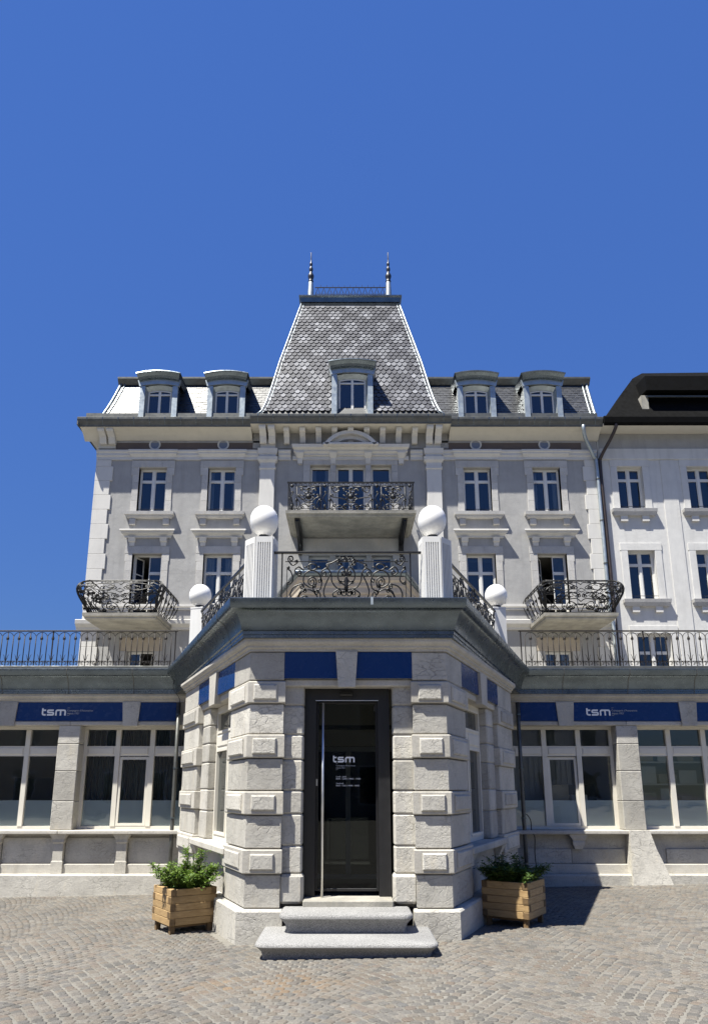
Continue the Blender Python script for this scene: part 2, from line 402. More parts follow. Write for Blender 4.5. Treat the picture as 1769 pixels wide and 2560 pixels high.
def circ(cx, cy, rx, ry=None, a0=0, a1=360, n=20):
    ry = ry or rx
    return [(cx + rx * math.cos(math.radians(a0 + (a1 - a0) * k / n)), cy + ry * math.sin(math.radians(a0 + (a1 - a0) * k / n))) for k in range(n + 1)]
def mir(P, x): return [(2 * x - a, b) for a, b in P]

def text(name, s, size, mat, parent, loc, thick=0.0015):
    cu = bpy.data.curves.new(name, 'FONT'); cu.body = s; cu.size = size; cu.extrude = thick; cu.resolution_u = 3
    to = bpy.data.objects.new(name + '_src', cu)
    me = bpy.data.meshes.new_from_object(to); bpy.data.objects.remove(to)
    me.transform(Matrix.Rotation(PI / 2, 4, 'X')); me.materials.clear(); me.materials.append(M[mat])
    b = BASE[parent.name]
    return link(name, me, parent, (loc[0] - b[0], loc[1] - b[1], loc[2] - b[2]))
LOGO = [[[(6.5, 61), (6.5, 18), (10, 9), (20, 6), (34, 6)], [(0, 44), (34, 44)]],
        [[(98, 44), (58, 44), (51, 41), (49.5, 35), (51, 28), (58, 25), (89, 25), (96, 22), (97.5, 15), (96, 9), (89, 6), (44, 6)]],
        [[(119, 0), (119, 33), (122, 41), (130, 44), (184, 44), (192, 41), (194.5, 33), (194.5, 0)], [(157, 0), (157, 44)]]]
def logo(parent, x, z, y, wd, mat='letter_white'):
    k = wd / 200.0
    for letter in LOGO:
        mb = MB()
        for i, st in enumerate(letter): mb.ribbon([(x + a * k, z + b * k) for a, b in st], 13 * k, y - 0.0005 * i, y + 0.004)
        obj('letter', mb, mat, parent)

def gz(x, y): return 0.018 * (x + 1.2) - 0.022 * (y - 8.74)     # the street falls gently

# ------------------------------------------------------------------ ground
Y0 = 8.74; YW = 14.0; F = 24.5; AX = 0.09
SL = 0.42; TN = Vector((-SL, 1.0)).normalized(); NN = Vector((-TN.y, TN.x)) ; NN = Vector((-TN.y, TN.x)) if (-TN.y) < 0 else -NN
NN = Vector((-abs(TN.y), -abs(TN.x)))
KC = math.tan(math.acos(-NN.y) / 2)
def SF(sg):                      # frame of the canted side walls: u along, d outwards, z up
    def T(u, d, z):
        return (sg * (1.18 - TN.x * u - NN.x * d) * 1.0, Y0 + TN.y * u + NN.y * d, z)
    return T
def FF(sg):                      # frame of the front wall, x away from the axis
    return lambda x, d, z: (sg * x, Y0 - d, z)

mb = MB(); mb.add([(-400, -400, -0.9), (400, -400, -0.9), (400, 600, -0.9), (-400, 600, -0.9)], [(0, 1, 2, 3)])
g = obj('ground', mb, 'asphalt', kind='structure'); g['label'] = 'dark asphalt ground reaching to the horizon'
mb = MB(); xs = [-24, -8, 0, 8, 24]; ys = [-14, 0, 5, 9, 16]
mb.add([(x, y, gz(x, y) - 0.006) for y in ys for x in xs], [(j * 5 + i, j * 5 + i + 1, j * 5 + i + 6, j * 5 + i + 5) for j in range(4) for i in range(4)])
pav_g = obj('cobbled_pavement', mb, 'mortar', kind='structure'); pav_g['label'] = 'pale mortar bed of the cobbled pavement'

def in_plinth(x, y):
    if y > Y0 - 0.16 and abs(x) < 1.22 + SL * max(0, y - Y0) + 0.16 * 1.1 and y < 14: return True
    if y > YW - 0.3: return True
    return False
def cobble_shape(cx, cy, ax, hw, hh):
    k = random.uniform
    ca, sa = math.cos(ax), math.sin(ax); out = []
    zc = gz(cx, cy); dz = k(-.0015, .002)
    base = [(-1, -.62), (-.62, -1), (.62, -1), (1, -.62), (1, .62), (.62, 1), (-.62, 1), (-1, .62)]
    pts = [(a * hw * k(.9, 1.03), b * hh * k(.9, 1.03)) for a, b in base]
    for sc, z in ((1.0, -.012), (.97, -.004 + dz), (.76, .002 + dz)):
        out.append([(cx + (a * ca - b * sa) * sc, cy + (a * sa + b * ca) * sc, zc + z) for a, b in pts])
    return out
cobs = []
P = 0.0975; WA = 1.27
for col in range(-7, 7):
    xc = (col + 0.5) * WA
    for row in range(-8, 108):
        y0 = 5.0 + row * P * 0.98
        n = 14
        for k in range(n):
            f = (k + (.25 if row % 2 else .75)) / n * 2 - 1
            R = 0.95; a = f * math.asin(WA / 2 / R)
            x = xc + R * math.sin(a); y = y0 + (R * math.cos(a) - R) + 0.25
            if y < 5.0 or y > 14 or abs(x) > 8.6 or abs(x) > y * 0.62 + 0.6 or in_plinth(x, y): continue
            x += random.uniform(-.006, .006); y += random.uniform(-.006, .006)
            cobs.append((x, y, -a + random.uniform(-.06, .06), P * .445 * random.uniform(.86, 1.05), P * .43 * random.uniform(.86, 1.05)))
near = [c for c in cobs if 5.75 < c[1] < 7.4 and abs(c[0]) < c[1] * 0.45 + .2]
near.sort(key=lambda c: c[1] + 0.15 * abs(c[0])); near_s = set(near[:300])
big = MB()
for c in cobs:
    L = cobble_shape(*c)
    if c in near_s:
        mb = MB(); mb.loops(L, False, True); obj('cobble', mb, 'cobble', pav_g, recalc=False)
    else: big.loops(L, False, True)
obj('cobbles', big, 'cobble', pav_g, kind='stuff', recalc=False, label='grey granite cobbles laid in fan arcs')

# ------------------------------------------------------------------ entrance pavilion
pv = thing('entrance_pavilion', 'canted limestone entrance pavilion with rusticated pilasters and black glass door', 'building', (0, Y0, 0))
XP, XJ = 0.775, 0.535                       # pilaster inner edge, door reveal
UE = 4.2
def wrap_block(sg, z0, z1, d, u1, xin, mat, name='stone_block', c=0.012, dback=-0.35):
    """stone that turns the corner between front and canted side"""
    Tf, Ts = FF(sg), SF(sg)
    if name == 'stone_block': z0, z1 = z0 + .003, z1 - .003
    def ring(dd, z, sh):
        cor = (sg * (1.18 + KC * dd), Y0 - dd, z)
        cor_b = (sg * (1.18 + KC * dback), Y0 - dback, z)
        return [Tf(xin + sh, dd, z), cor, Ts(u1 - sh, dd, z), Ts(u1 - sh, dback, z), cor_b, Tf(xin + sh, dback, z)]
    d += random.uniform(-.004, .004) if name == 'stone_block' else 0
    mb = MB(); mb.loops([ring(d - c, z0, c * .5), ring(d, z0 + c, 0), ring(d, z1 - c, 0), ring(d - c, z1, c * .5)])
    return obj(name, mb, mat, pv)
def panel(T, a0, a1, z0, z1, d, p, mat, parent, bev=0.014, name='raised_panel'):
    mb = MB(T); j = random.uniform
    if name == 'raised_panel': a0, a1, z0, z1 = a0 + j(-.008, .008), a1 + j(-.008, .008), z0 + j(-.005, .005), z1 + j(-.005, .005); p *= j(.8, 1.15)
    mb.loops([[(a0, d - .01, z0), (a1, d - .01, z0), (a1, d - .01, z1), (a0, d - .01, z1)], [(a0, d + p * .45, z0), (a1, d + p * .45, z0), (a1, d + p * .45, z1), (a0, d + p * .45, z1)],
              [(a0 + bev, d + p, z0 + bev), (a1 - bev, d + p, z0 + bev), (a1 - bev, d + p, z1 - bev), (a0 + bev, d + p, z1 - bev)]])
    return obj(name, mb, mat, parent)
COURSES = [(.354, .718, 0), (.722, .992, 1), (.996, 1.366, 0), (1.370, 1.638, 1), (1.642, 2.013, 0), (2.017, 2.294, 1), (2.298, 2.656, 0), (2.660, 2.930, 1), (2.936, 3.290, 2)]
for sg in (-1, 1):
    Tf, Ts = FF(sg), SF(sg)
    for z0, z1, kd in COURSES:
        d = (0.0, 0.032, 0.012)[kd]; mt = 'limestone' if kd != 1 else 'limestone_smooth'
        b = wrap_block(sg, z0, z1, d, 0.74 if kd == 2 else 0.93 + d, XP - (d * .6 if kd == 1 else 0), mt)
        if kd == 1:
            panel(Tf, XP + .07, 1.18 + KC * d - .075, z0 + .045, z1 - .045, d, .024, 'limestone', b)
            panel(Ts, .11, .80, z0 + .045, z1 - .045, d, .024, 'limestone', b)
        # rear pilaster on the canted side
        mb = MB(Ts); u0 = 3.08 if kd == 2 else 3.02 - d; mb.box(u0, UE + d, -1.1, d, z0, z1, .012)
        b = obj('stone_block', mb, mt, pv)
        if kd == 1: panel(Ts, u0 + .16, UE - .12, z0 + .045, z1 - .045, d, .024, 'limestone', b)
    # plinth of the pavilion
    wrap_block(sg, -0.35, .35, .10, UE + .1, .735, 'limestone', 'plinth', .02, -.9)
    # door jamb stones
    for z0, z1 in [(.396, .716), (.72, 1.02), (1.024, 1.375), (1.379, 1.64), (1.644, 2.0), (2.004, 2.29), (2.294, 2.64), (2.644, 2.93)]:
        base = z1 < .72
        mb = MB(Tf); mb.box(XJ - (.02 if base else 0), XP + .02, -.42, -.03 if base else -.075, z0, z1, .02 if not base else .03)
        obj('jamb_stone', mb, 'limestone', pv)
    # canted side: jamb stones, reveal, sill, apron
    for z0, z1 in [(.955, 1.35), (1.354, 1.66), (1.664, 2.05), (2.054, 2.33), (2.334, 2.60), (2.604, 2.866)]:
        mb = MB(Ts); mb.box(2.56, 3.04, -.60, -.07, z0, z1, .018); obj('jamb_stone', mb, 'limestone', pv)
        mb = MB(Ts); mb.box(.80, .952, -.60, -.06, z0, z1, .018); obj('jamb_stone', mb, 'limestone', pv)
    mb = MB(Ts); mb.box(.86, 3.06, -.55, .06, .86, .952, .015); obj('window_sill', mb, 'limestone_smooth', pv)
    mb = MB(Ts); mb.box(.90, 3.06, -.5, -.09, .354, .862); obj('apron', mb, 'limestone', pv)
    for u in (1.0, 2.86):
        mb = MB(Ts); mb.loops([[(u - .09, -.08, .36), (u + .09, -.08, .36), (u + .09, -.02, .36), (u - .09, -.02, .36)], [(u - .09, -.08, .72), (u + .09, -.08, .72), (u + .09, -.02, .72), (u - .09, -.02, .72)], [(u - .12, -.08, .858), (u + .12, -.08, .858), (u + .12, .045, .858), (u - .12, .045, .858)]])
        obj('sill_bracket', mb, 'limestone_smooth', pv)
    # lintel of the side window
    mb = MB(Ts); mb.box(.74, 3.08, -.60, -.03, 2.87, 2.956, .012); obj('lintel', mb, 'limestone_smooth', pv)
    mb = MB(Ts); mb.box(.70, 3.10, -.60, -.02, 2.962, 3.29); obj('frieze_wall', mb, 'limestone', pv)
    mb = MB(Ts); mb.loops([[(u, d, z) for u, d in ((1.70 + k, -.05), (2.15 - k, -.05), (2.15 - k, .05), (1.70 + k, .05))] for z, k in ((2.84, .05), (3.288, 0.0))])
    obj('keystone', mb, 'limestone_smooth', pv)
    # side window: frame, transom panel, panes
    mb = MB(Ts); dW = -.19
    for a0, a1, z0, z1 in [(.952, 1.02, .955, 2.868), (2.49, 2.56, .955, 2.868), (1.02, 2.49, .955, 1.03), (1.02, 2.49, 2.80, 2.868), (1.02, 2.49, 2.24, 2.47), (1.72, 1.79, 1.03, 2.24)]:
        mb.box(a0, a1, dW - .07, dW, z0, z1)
    wn = obj('window', mb, 'frame_paint', pv)
    for a0, a1, z0, z1 in [(1.02, 1.72, 1.03, 2.24), (1.79, 2.49, 1.03, 2.24), (1.02, 2.49, 2.47, 2.80)]:
        mb = MB(Ts); mb.box(a0, a1, dW - .05, dW - .035, z0, z1); obj('pane', mb, 'glass_shop', wn)
        mb = MB(Ts)
        for q in [(a0, a0 + .035, z0, z1), (a1 - .035, a1, z0, z1), (a0 + .035, a1 - .035, z0, z0 + .035), (a0 + .035, a1 - .035, z1 - .035, z1)]: mb.box(q[0], q[1], dW - .034, dW + .012, q[2], q[3])
        obj('casement_frame', mb, 'frame_paint', wn)
    for a0, a1 in ((1.06, 1.70), (1.81, 2.45)):
        panel(Ts, a0, a1, 2.275, 2.435, dW, .012, 'frame_paint', wn, .012, 'transom_panel')
    # blue fascia panels on the side
    for a0, a1, k0, k1, which in ((.745, 1.695, 0, .04, 'front'), (2.155, 3.075, .04, 0, 'rear')):
        mb = MB(Ts); mb.loops([[(a0, -.03, 2.965), (a1 + k0 * 0 + (.045 if k1 else 0), -.03, 2.965), (a1, -.03, 3.285), (a0 - 0, -.03, 3.285)], [(a0, .012, 2.965), (a1 + (.045 if k1 else 0), .012, 2.965), (a1, .012, 3.285), (a0, .012, 3.285)]])
        c0 = Ts((a0 + a1) / 2, 0, 2.96)
        side = 'sunlit' if sg < 0 else 'shaded'
        solo('fascia_panel', mb, 'sign_blue', 'plain dark blue fascia panel, %s of two on the %s canted side of the pavilion' % ('nearer' if which == 'front' else 'farther', side), 'panel', c0)
# front lintel, frieze back wall, keystone
mb = MB(); mb.box(-XP - .0, XP + .0, Y0 + .03, Y0 + .42, 2.872, 2.956, .012); obj('lintel', mb, 'limestone_smooth', pv)
mb = MB(); mb.box(-XP - .02, XP + .02, Y0 + .03, Y0 + .42, 2.962, 3.29); obj('frieze_wall', mb, 'limestone', pv)
mb = MB(); mb.loops([[(-.122 + k, y, z) for k, y in ((0, Y0 + .06), (0.208, Y0 + .06), (0.208, Y0 - .05), (0, Y0 - .05))] if z < 3 else [(x, y, z) for x, y in ((-.150, Y0 + .06), (.114, Y0 + .06), (.114, Y0 - .05), (-.150, Y0 - .05))] for z in (2.855, 3.288)])
obj('keystone', mb, 'limestone', pv)
for a0, a1, b0, b1, nm in ((-XP + .003, -.154, -XP + .003, -.130, 'left'), (.118, XP - .003, .092, XP - .003, 'right')):
    mb = MB(); mb.prism_y([(b0, 2.965), (b1, 2.965), (a1, 3.285), (a0, 3.285)], Y0 - .012, Y0 + .03)
    solo('fascia_panel', mb, 'sign_blue', 'plain dark blue fascia panel above the glass door, %s of the keystone' % nm, 'panel', ((a0 + a1) / 2, Y0, 2.96))

# cornices swept along the wall line of wings and pavilion
XI = 1.18 + SL * (YW - Y0)
XZ = 3.20
LINE = [(-10.4, YW), (-XZ, YW), (-1.18, Y0), (1.18, Y0), (XZ, YW), (10.4, YW)]
def offset_line(pts, d):
    out = []
    for i, p in enumerate(pts):
        def nrm(a, b):
            v = Vector((b[0] - a[0], b[1] - a[1])).normalized(); return Vector((v.y, -v.x))
        n0 = nrm(pts[i - 1], p) if i else nrm(p, pts[i + 1]); n1 = nrm(p, pts[i + 1]) if i < len(pts) - 1 else n0
        if not i: n0 = n1
        nv = (n0 + n1); nv = nv / (1 + n0.dot(n1)); out.append((p[0] + nv.x * d, p[1] + nv.y * d))
    return out
def sweep(prof, pts, i0, i1, cap=True, closed=True):
    offs = {}
    for d, z in prof:
        if d not in offs: offs[d] = offset_line(pts, d)
    loops = [[(offs[d][i][0], offs[d][i][1], z) for d, z in prof] for i in range(i0, i1 + 1)]
    return MB().loops(loops, cap, cap, closed)
def cove(d0, z0, d1, z1, n=9, s=0.75):          # concave zinc cavetto
    return [(d0 + (d1 - d0) * (1 - math.cos(PI / 2 * k / n)) ** s, z0 + (z1 - z0) * math.sin(PI / 2 * k / n)) for k in range(n + 1)]
ZINC = [(-.06, 3.44), (.135, 3.44), (.135, 3.475), (.145, 3.48), (.145, 3.52), (.155, 3.525)] + cove(.165, 3.53, .318, 3.77) + [(.325, 3.78), (.338, 3.80), (.345, 3.885), (.335, 3.893), (-.06, 3.90)]
STON = [(-.2, 3.292), (.03, 3.292), (.03, 3.318), (.06, 3.335), (.06, 3.358), (.085, 3.372), (.105, 3.40), (.105, 3.438), (-.2, 3.438)]
Bx, By = SF(-1)(UE, 0, 0)[:2]
PLINE = [(Bx + .15, YW), (Bx, By), (-1.18, Y0), (1.18, Y0), (-Bx, By), (-Bx - .15, YW)]
obj('stone_moulding', sweep(STON, PLINE, 0, 5), 'limestone_smooth', pv)
z = obj('zinc_gutter', sweep(ZINC, LINE, 1, 4), 'zinc', pv, True, angle=35)
for f in (.35, .64, .9):                             # standing seams on the zinc
    for (p, q) in ((1, 2), (3, 4)):
        pl = offset_line(LINE, 0); a = Vector(pl[p]).lerp(Vector(pl[q]), f); dv = (Vector(pl[q]) - Vector(pl[p])).normalized() * .012
        sm = MB().loops([[(x, y, zz) for x, y, zz in [((Vector(c) + Vector((dv.y, -dv.x)).normalized() * (d + .003)).x, (Vector(c) + Vector((dv.y, -dv.x)).normalized() * (d + .003)).y, zz) for d, zz in ZINC[1:-1]]] for c in (a - dv, a + dv)], False, False, False)
        obj('seam', sm, 'zinc_old', z, recalc=False)
mb = MB(); mb.box(.27, .30, Y0 - .352, Y0 - .33, 3.80, 3.896); obj('seam', mb, 'zinc_bright', z)
mb = MB(); L2 = offset_line(LINE, -.02); mb.loops([[(x, y, zz) for x, y in [L2[1], L2[2], L2[3], L2[4], (L2[4][0], F - .02), (L2[1][0], F - .02)]] for zz in (3.60, 3.80)]); obj('terrace_floor', mb, 'concrete', pv)

# inside behind the glass door
mb = MB(); XI_, YB, ZT = .93, 11.6, 3.15
V8 = [(x, y, q) for q in (.43, ZT) for y in (Y0 + .43, YB) for x in (-XI_, XI_)]
mb.add(V8, [(4, 6, 7, 5), (2, 3, 7, 6), (0, 2, 6, 4), (1, 5, 7, 3)]); obj('vestibule_wall', mb, 'room_pale', pv, recalc=False)
mb = MB(); mb.box(-XI_, XI_, Y0 + .1, YB, .36, .432); obj('vestibule_floor', mb, 'room_pale', pv)
for sg in (-1, 1):                                    # rubble mass of the walls behind the facing stones
    mb = MB(); Ts = SF(sg); a = (sg * .80, Y0 + .3); 
    poly = [(sg * XI_, Y0 + .33), Ts(.25, -.33, 0)[:2], Ts(.80, -.33, 0)[:2], Ts(.80, -.62, 0)[:2], Ts(3.04, -.62, 0)[:2], Ts(3.04, -.5, 0)[:2], Ts(UE, -.5, 0)[:2], (sg * 2.75, YW), (sg * XI_, YW)]
    mb.loops([[(x, y, q) for x, y in poly] for q in (-.3, 3.6)]); obj('wall_core', mb, 'concrete', pv)

# ------------------------------------------------------------------ door
dr = obj('entrance_door', MB().box(-.533, -.39, Y0 + .24, Y0 + .36, .455, 2.87).box(.362, .505, Y0 + .24, Y0 + .36, .455, 2.87).box(-.39, .362, Y0 + .24, Y0 + .36, 2.725, 2.87), 'door_black', pv, label='tall black framed glass entrance door')
YD = Y0 + .34
for b in [(-.39, -.362, .50, 2.72), (.335, .362, .50, 2.72), (-.362, .335, 2.69, 2.72), (-.362, .335, .50, .53)]:
    obj('leaf_frame', MB().box(b[0], b[1], YD - .03, YD + .03, b[2], b[3], .003), 'door_black', dr)
obj('glass_pane', MB().add([(-.362, YD, .53), (.335, YD, .53), (.335, YD, 2.69), (-.362, YD, 2.69)], [(0, 1, 2, 3)]), 'glass_clear', dr, recalc=False)
obj('drip_rail', MB().box(-.40, .372, Y0 + .225, Y0 + .242, 2.718, 2.728), 'steel', dr)
mb = MB(); mb.tube([(-.305, Y0 + .20, .44), (-.305, Y0 + .20, 2.69)], .0165, 12, (0, 1, 0)); ph = obj('pull_handle', mb, 'steel', dr, True)
for q in (.75, 2.4): obj('handle_stud', MB().tube([(-.305, Y0 + .20, q), (-.305, YD - .03, q)], .009, 8, (0, 0, 1)), 'steel', dr, True)
obj('motion_sensor', MB().prism_x([(Y0 + .24, 2.79), (Y0 + .24, 2.84), (Y0 + .19, 2.83), (Y0 + .175, 2.795), (Y0 + .19, 2.775)], -.10, .05), 'rubber', dr)
obj('lock_plate', MB().box(-.388, -.372, YD - .036, YD - .03, 1.70, 1.78), 'steel', dr)
obj('hinge', MB().box(.318, .338, YD - .034, YD - .008, 2.60, 2.67), 'rubber', dr)
YL = YD - .012
logo(dr, -.186, 1.979, YL, .264, 'letter_white')
text('lettering', "Compagnie d'Assurances", .0235, 'letter_grey', dr, (-.150, YL, 1.932))
text('lettering', "depuis 1921", .0235, 'letter_grey', dr, (-.150, YL, 1.905))
for q in (1.962, 1.890): obj('lettering', MB().box(-.150, -.128, YL, YL + .003, q, q + .0025), 'letter_grey', dr)
for s_, q in (("Lundi - Jeudi", 1.801), ("8h00 - 12h00 | 14h00 - 17h00", 1.775), ("Vendredi", 1.721), ("8h00 - 12h0 | 14h00 - 16h30", 1.695)):
    text('lettering', s_, .0245, 'letter_white', dr, (-.147, YL, q))
obj('vestibule_header', MB().box(-.92, .92, 10.86, 10.95, 2.28, 3.14), 'plaster_cream', pv); obj('vestibule_beam', MB().box(-.92, .92, 10.84, 10.859, 2.52, 2.58), 'blind_grey', pv)
# inner glass door of the vestibule
YI = 10.9
mb = MB()
for b in [(-.93, -.86, .43, 2.27), (.86, .93, .43, 2.27), (-.86, .86, 2.20, 2.27), (-.035, .035, .47, 2.20), (-.86, .86, .43, .49)]: mb.box(b[0], b[1], YI, YI + .05, b[2], b[3])
ind = obj('inner_door', mb, 'letter_grey', pv)
for a, b in ((-.86, -.035), (.035, .86)): obj('inner_pane', MB().box(a, b, YI + .0200, YI + .0205, .49, 2.20), 'glass_clear', ind)
obj('threshold', MB().box(-.51, .51, Y0 - .07, Y0 + .6, .36, .447, .012), 'concrete', pv)

# ------------------------------------------------------------------ entrance steps
def step(x0, x1, yf, yb, z0, z1, label):
    rc = .13; cx = []
    def ring(i, z):
        P = []
        for k in range(7):
            a = PI + PI / 2 * k / 6; P.append((x0 + rc + (rc - i) * math.cos(a), yf + rc + (rc - i) * math.sin(a), z))
        for k in range(7):
            a = -PI / 2 + PI / 2 * k / 6; P.append((x1 - rc + (rc - i) * math.cos(a), yf + rc + (rc - i) * math.sin(a), z))
        return P + [(x1 - i, yb, z), (x0 + i, yb, z)]
    h = z1 - z0
    mb = MB().loops([ring(.075, z0 - .1), ring(.075, z0 + h * .22), ring(.062, z0 + h * .45), ring(.022, z0 + h * .66), ring(0, z0 + h * .76), ring(0, z1 - .03), ring(.008, z1 - .012), ring(.03, z1)])
    return solo('entrance_step', mb, 'granite', label, 'step', ((x0 + x1) / 2, yf, z0), 'granite steps before the glass door', True, 40)
step(-.93, .90, 7.70, 8.70, .03, .185, 'broad lower granite step with rounded corners lying on the cobbles')
step(-.735, .69, 8.17, 8.72, .188, .382, 'shorter upper granite step with rounded corners right below the glass door')

# ------------------------------------------------------------------ shop wings left and right of the pavilion
def frame_rect(mb, a0, a1, z0, z1, t, y0, y1):
    for q in [(a0, a0 + t, z0, z1), (a1 - t, a1, z0, z1), (a0 + t, a1 - t, z0, z0 + t), (a0 + t, a1 - t, z1 - t, z1)]: mb.box(q[0], q[1], y0, y1, q[2], q[3])
    return mb
KEYS = (4.155, 6.51, 8.87)
def wing(sg):
    nm = 'left' if sg < 0 else 'right'
    wg = thing('shop_wing', 'low stone shop wing with terrace roof on the %s of the entrance pavilion' % nm, 'building', (sg * 6.5, YW, 0))
    T = lambda x, d, z: (sg * x, YW - d, z)
    B = lambda *a, c=0.0: MB(T).box(a[0], a[1], a[2], a[3], a[4], a[5], c)
    bays = [(3.12, 5.11), (5.52, 7.55), (7.96, 9.98)]
    # walls: base, pillars, frieze
    obj('plinth', B(2.9, 10.4, -.5, .20, -.6, .175, c=.02), 'limestone', wg)
    obj('apron_wall', B(2.9, 10.4, -.5, -.06, .17, .865), 'limestone', wg)
    obj('apron_ledge', B(3.0, 10.4, -.1, .02, .17, .34, c=.012), 'limestone_smooth', wg)
    for x0, x1 in ((5.11, 5.52), (7.55, 7.96), (9.98, 10.4)):
        for z0, z1 in ((.935, 1.45), (1.454, 2.0), (2.004, 2.50), (2.504, 2.846)):
            obj('pillar_stone', B(x0, x1, -.36, .0, z0, z1, c=.012), 'limestone', wg)
    obj('pillar_stone', B(2.9, 3.13, -.36, -.1, .935, 2.846), 'limestone', wg)
    for k, (x0, x1) in enumerate(((3.0, 5.31), (5.314, 7.75), (7.754, 10.4))):
        obj('window_sill', B(x0, x1, -.36, .14, .865, .932, c=.012), 'limestone_smooth', wg)
        obj('lintel', B(x0, x1, -.36, .012, 2.85, 2.926, c=.01), 'limestone_smooth', wg)
        obj('frieze_wall', B(x0, x1, -.36, -.015, 2.93, 3.29), 'limestone', wg)
    for x in ((4.15, 5.31, 6.47, 7.63) if sg < 0 else (4.22,)):
        mb = MB(T); r = lambda z, h, d: [(x - h, -.05, z), (x + h, -.05, z), (x + h, d, z), (x - h, d, z)]
        if sg < 0: mb.loops([r(.18, .105, .06), r(.38, .105, .06), r(.40, .09, .05), r(.70, .09, .05), r(.72, .105, .07), r(.77, .105, .07), r(.85, .15, .10), r(.862, .15, .11)])
        else: mb.loops([r(.60, .07, .05), r(.64, .08, .06), r(.66, .10, .07), r(.72, .11, .08), r(.75, .10, .07), r(.78, .12, .09), r(.85, .17, .11), r(.862, .17, .12)])
        obj('sill_bracket', mb, 'limestone_smooth', wg)
    if sg > 0:                                             # the right pier runs down to the pavement with a splayed foot
        mb = MB(T); q = lambda z, a, b_, d: [(a, -.05, z), (b_, -.05, z), (b_, d, z), (a, d, z)]
        mb.loops([q(-.5, 5.06, 5.86, .30), q(.0, 5.08, 5.80, .28), q(.30, 5.10, 5.70, .24), q(.62, 5.12, 5.58, .20), q(.934, 5.13, 5.50, .17)]); obj('pier_foot', mb, 'limestone', wg)
        for x0, x1 in ((3.05, 4.10), (4.104, 5.09), (5.85, 6.9), (6.904, 8.0)): obj('apron_slab', B(x0, x1, -.06, -.03, .345, .60, c=.008), 'limestone', wg)
    else:
        for x0, x1 in ((3.05, 4.05), (4.25, 5.21), (5.41, 6.37), (6.57, 7.53)): obj('apron_slab', B(x0, x1, -.06, -.035, .345, .80, c=.012), 'limestone', wg)
    for x in KEYS:
        mb = MB(T); mb.loops([[(x - h, -.05, z), (x + h, -.05, z), (x + h, .05, z), (x - h, .05, z)] for z, h in ((2.84, .140), (3.288, .172))]); obj('keystone', mb, 'limestone', wg)
    pts = [(-10.4, YW), (-2.95, YW)] if sg < 0 else [(2.95, YW), (10.4, YW)]
    obj('stone_moulding', sweep(STON, pts, 0, 1), 'limestone_smooth', wg)
    zg = obj('zinc_gutter', sweep(ZINC, LINE, *((0, 1) if sg < 0 else (4, 5))), 'zinc', wg, True, angle=35)
    for x in (4.1, 5.35, 6.62, 7.9, 9.2):
        sm = MB().loops([[(sg * x + e, YW - d - .003, q) for d, q in ZINC[1:-1]] for e in (-.009, .009)], False, False, False); obj('seam', sm, 'zinc_old', zg, recalc=False)
    for x0, x1 in ((3.45, 5.2), (5.204, 7.3), (7.304, 10.3)):
        obj('upstand', MB(T).box(x0, x1, .12, .215, 3.905, 3.965, .004), 'zinc_old', wg)
    obj('terrace_floor', B(2.9, 10.4, -10.45, -.02, 3.60, 3.80), 'concrete', wg)
    obj('end_wall', B(10.1, 10.4, -10.45, -.4, -.6, 3.6), 'plaster_white', wg)
    # windows
    for b, (x0, x1) in enumerate(bays):
        zb, zt = .935, 2.85; w3 = (x1 - x0) / 3.0
        mb = MB(T); y0, y1 = -.33, -.26
        mb.box(x0, x0 + .06, y0, y1, zb, zt).box(x1 - .06, x1, y0, y1, zb, zt).box(x0 + .06, x1 - .06, y0, y1, zb, zb + .055).box(x0 + .06, x1 - .06, y0, y1, zt - .06, zt).box(x0 + .06, x1 - .06, y0, y1 - .004, 2.285, 2.475)
        for m in (1, 2): mb.box(x0 + m * w3 - .045, x0 + m * w3 + .045, y0, y1 + .012, zb + .055, zt - .06)
        wn = obj('window', mb, 'frame_paint', wg)
        for m in range(3):
            a0 = x0 + m * w3 + (.06 if m == 0 else .045); a1 = x0 + (m + 1) * w3 - (.06 if m == 2 else .045)
            panel(T, a0 + .03, a1 - .03, 2.315, 2.445, y1 - .004, .014, 'frame_paint', wn, .014, 'transom_panel')
            obj('pane', B(a0, a1, -.3105, -.310, 2.475, zt - .06), 'glass_shopfront', wn)
            opened = (m == 1 and b == 0)
            if not opened:
                obj('pane', B(a0, a1, -.3105, -.310, zb + .055, 2.285), 'glass_shopfront', wn)
                obj('frosted_film', B(a0 + .002, a1 - .002, -.318, -.314, zb + .055, 1.46), 'film_frosted', wn)
            else:
                ang = 0.035 if sg > 0 else 0.012           # tilted casement
                def TT(x, d, z, ang=ang): return T(x, d - (z - zb - .05) * ang + .0, z)
                cs = obj('casement', frame_rect(MB(TT), a0 + .005, a1 - .005, zb + .06, 2.27, .05, -.30, -.255), 'frame_paint', wn)
                obj('pane', MB(TT).box(a0 + .05, a1 - .05, -.2805, -.28, zb + .11, 2.22), 'glass_shopfront', wn)
                obj('frosted_film', MB(TT).box(a0 + .052, a1 - .052, -.288, -.284, zb + .11, 1.46), 'film_frosted', wn)
    # room behind the shop windows
    mb = MB(T); RV = [(x, d, z) for z in (.15, 3.25) for d in (-.37, -4.2) for x in (2.95, 10.05)]
    mb.add(RV, [(4, 6, 7, 5), (2, 3, 7, 6), (0, 2, 6, 4), (1, 5, 7, 3), (0, 1, 3, 2)]); obj('shop_room', mb, 'room_wall', wg, recalc=False)
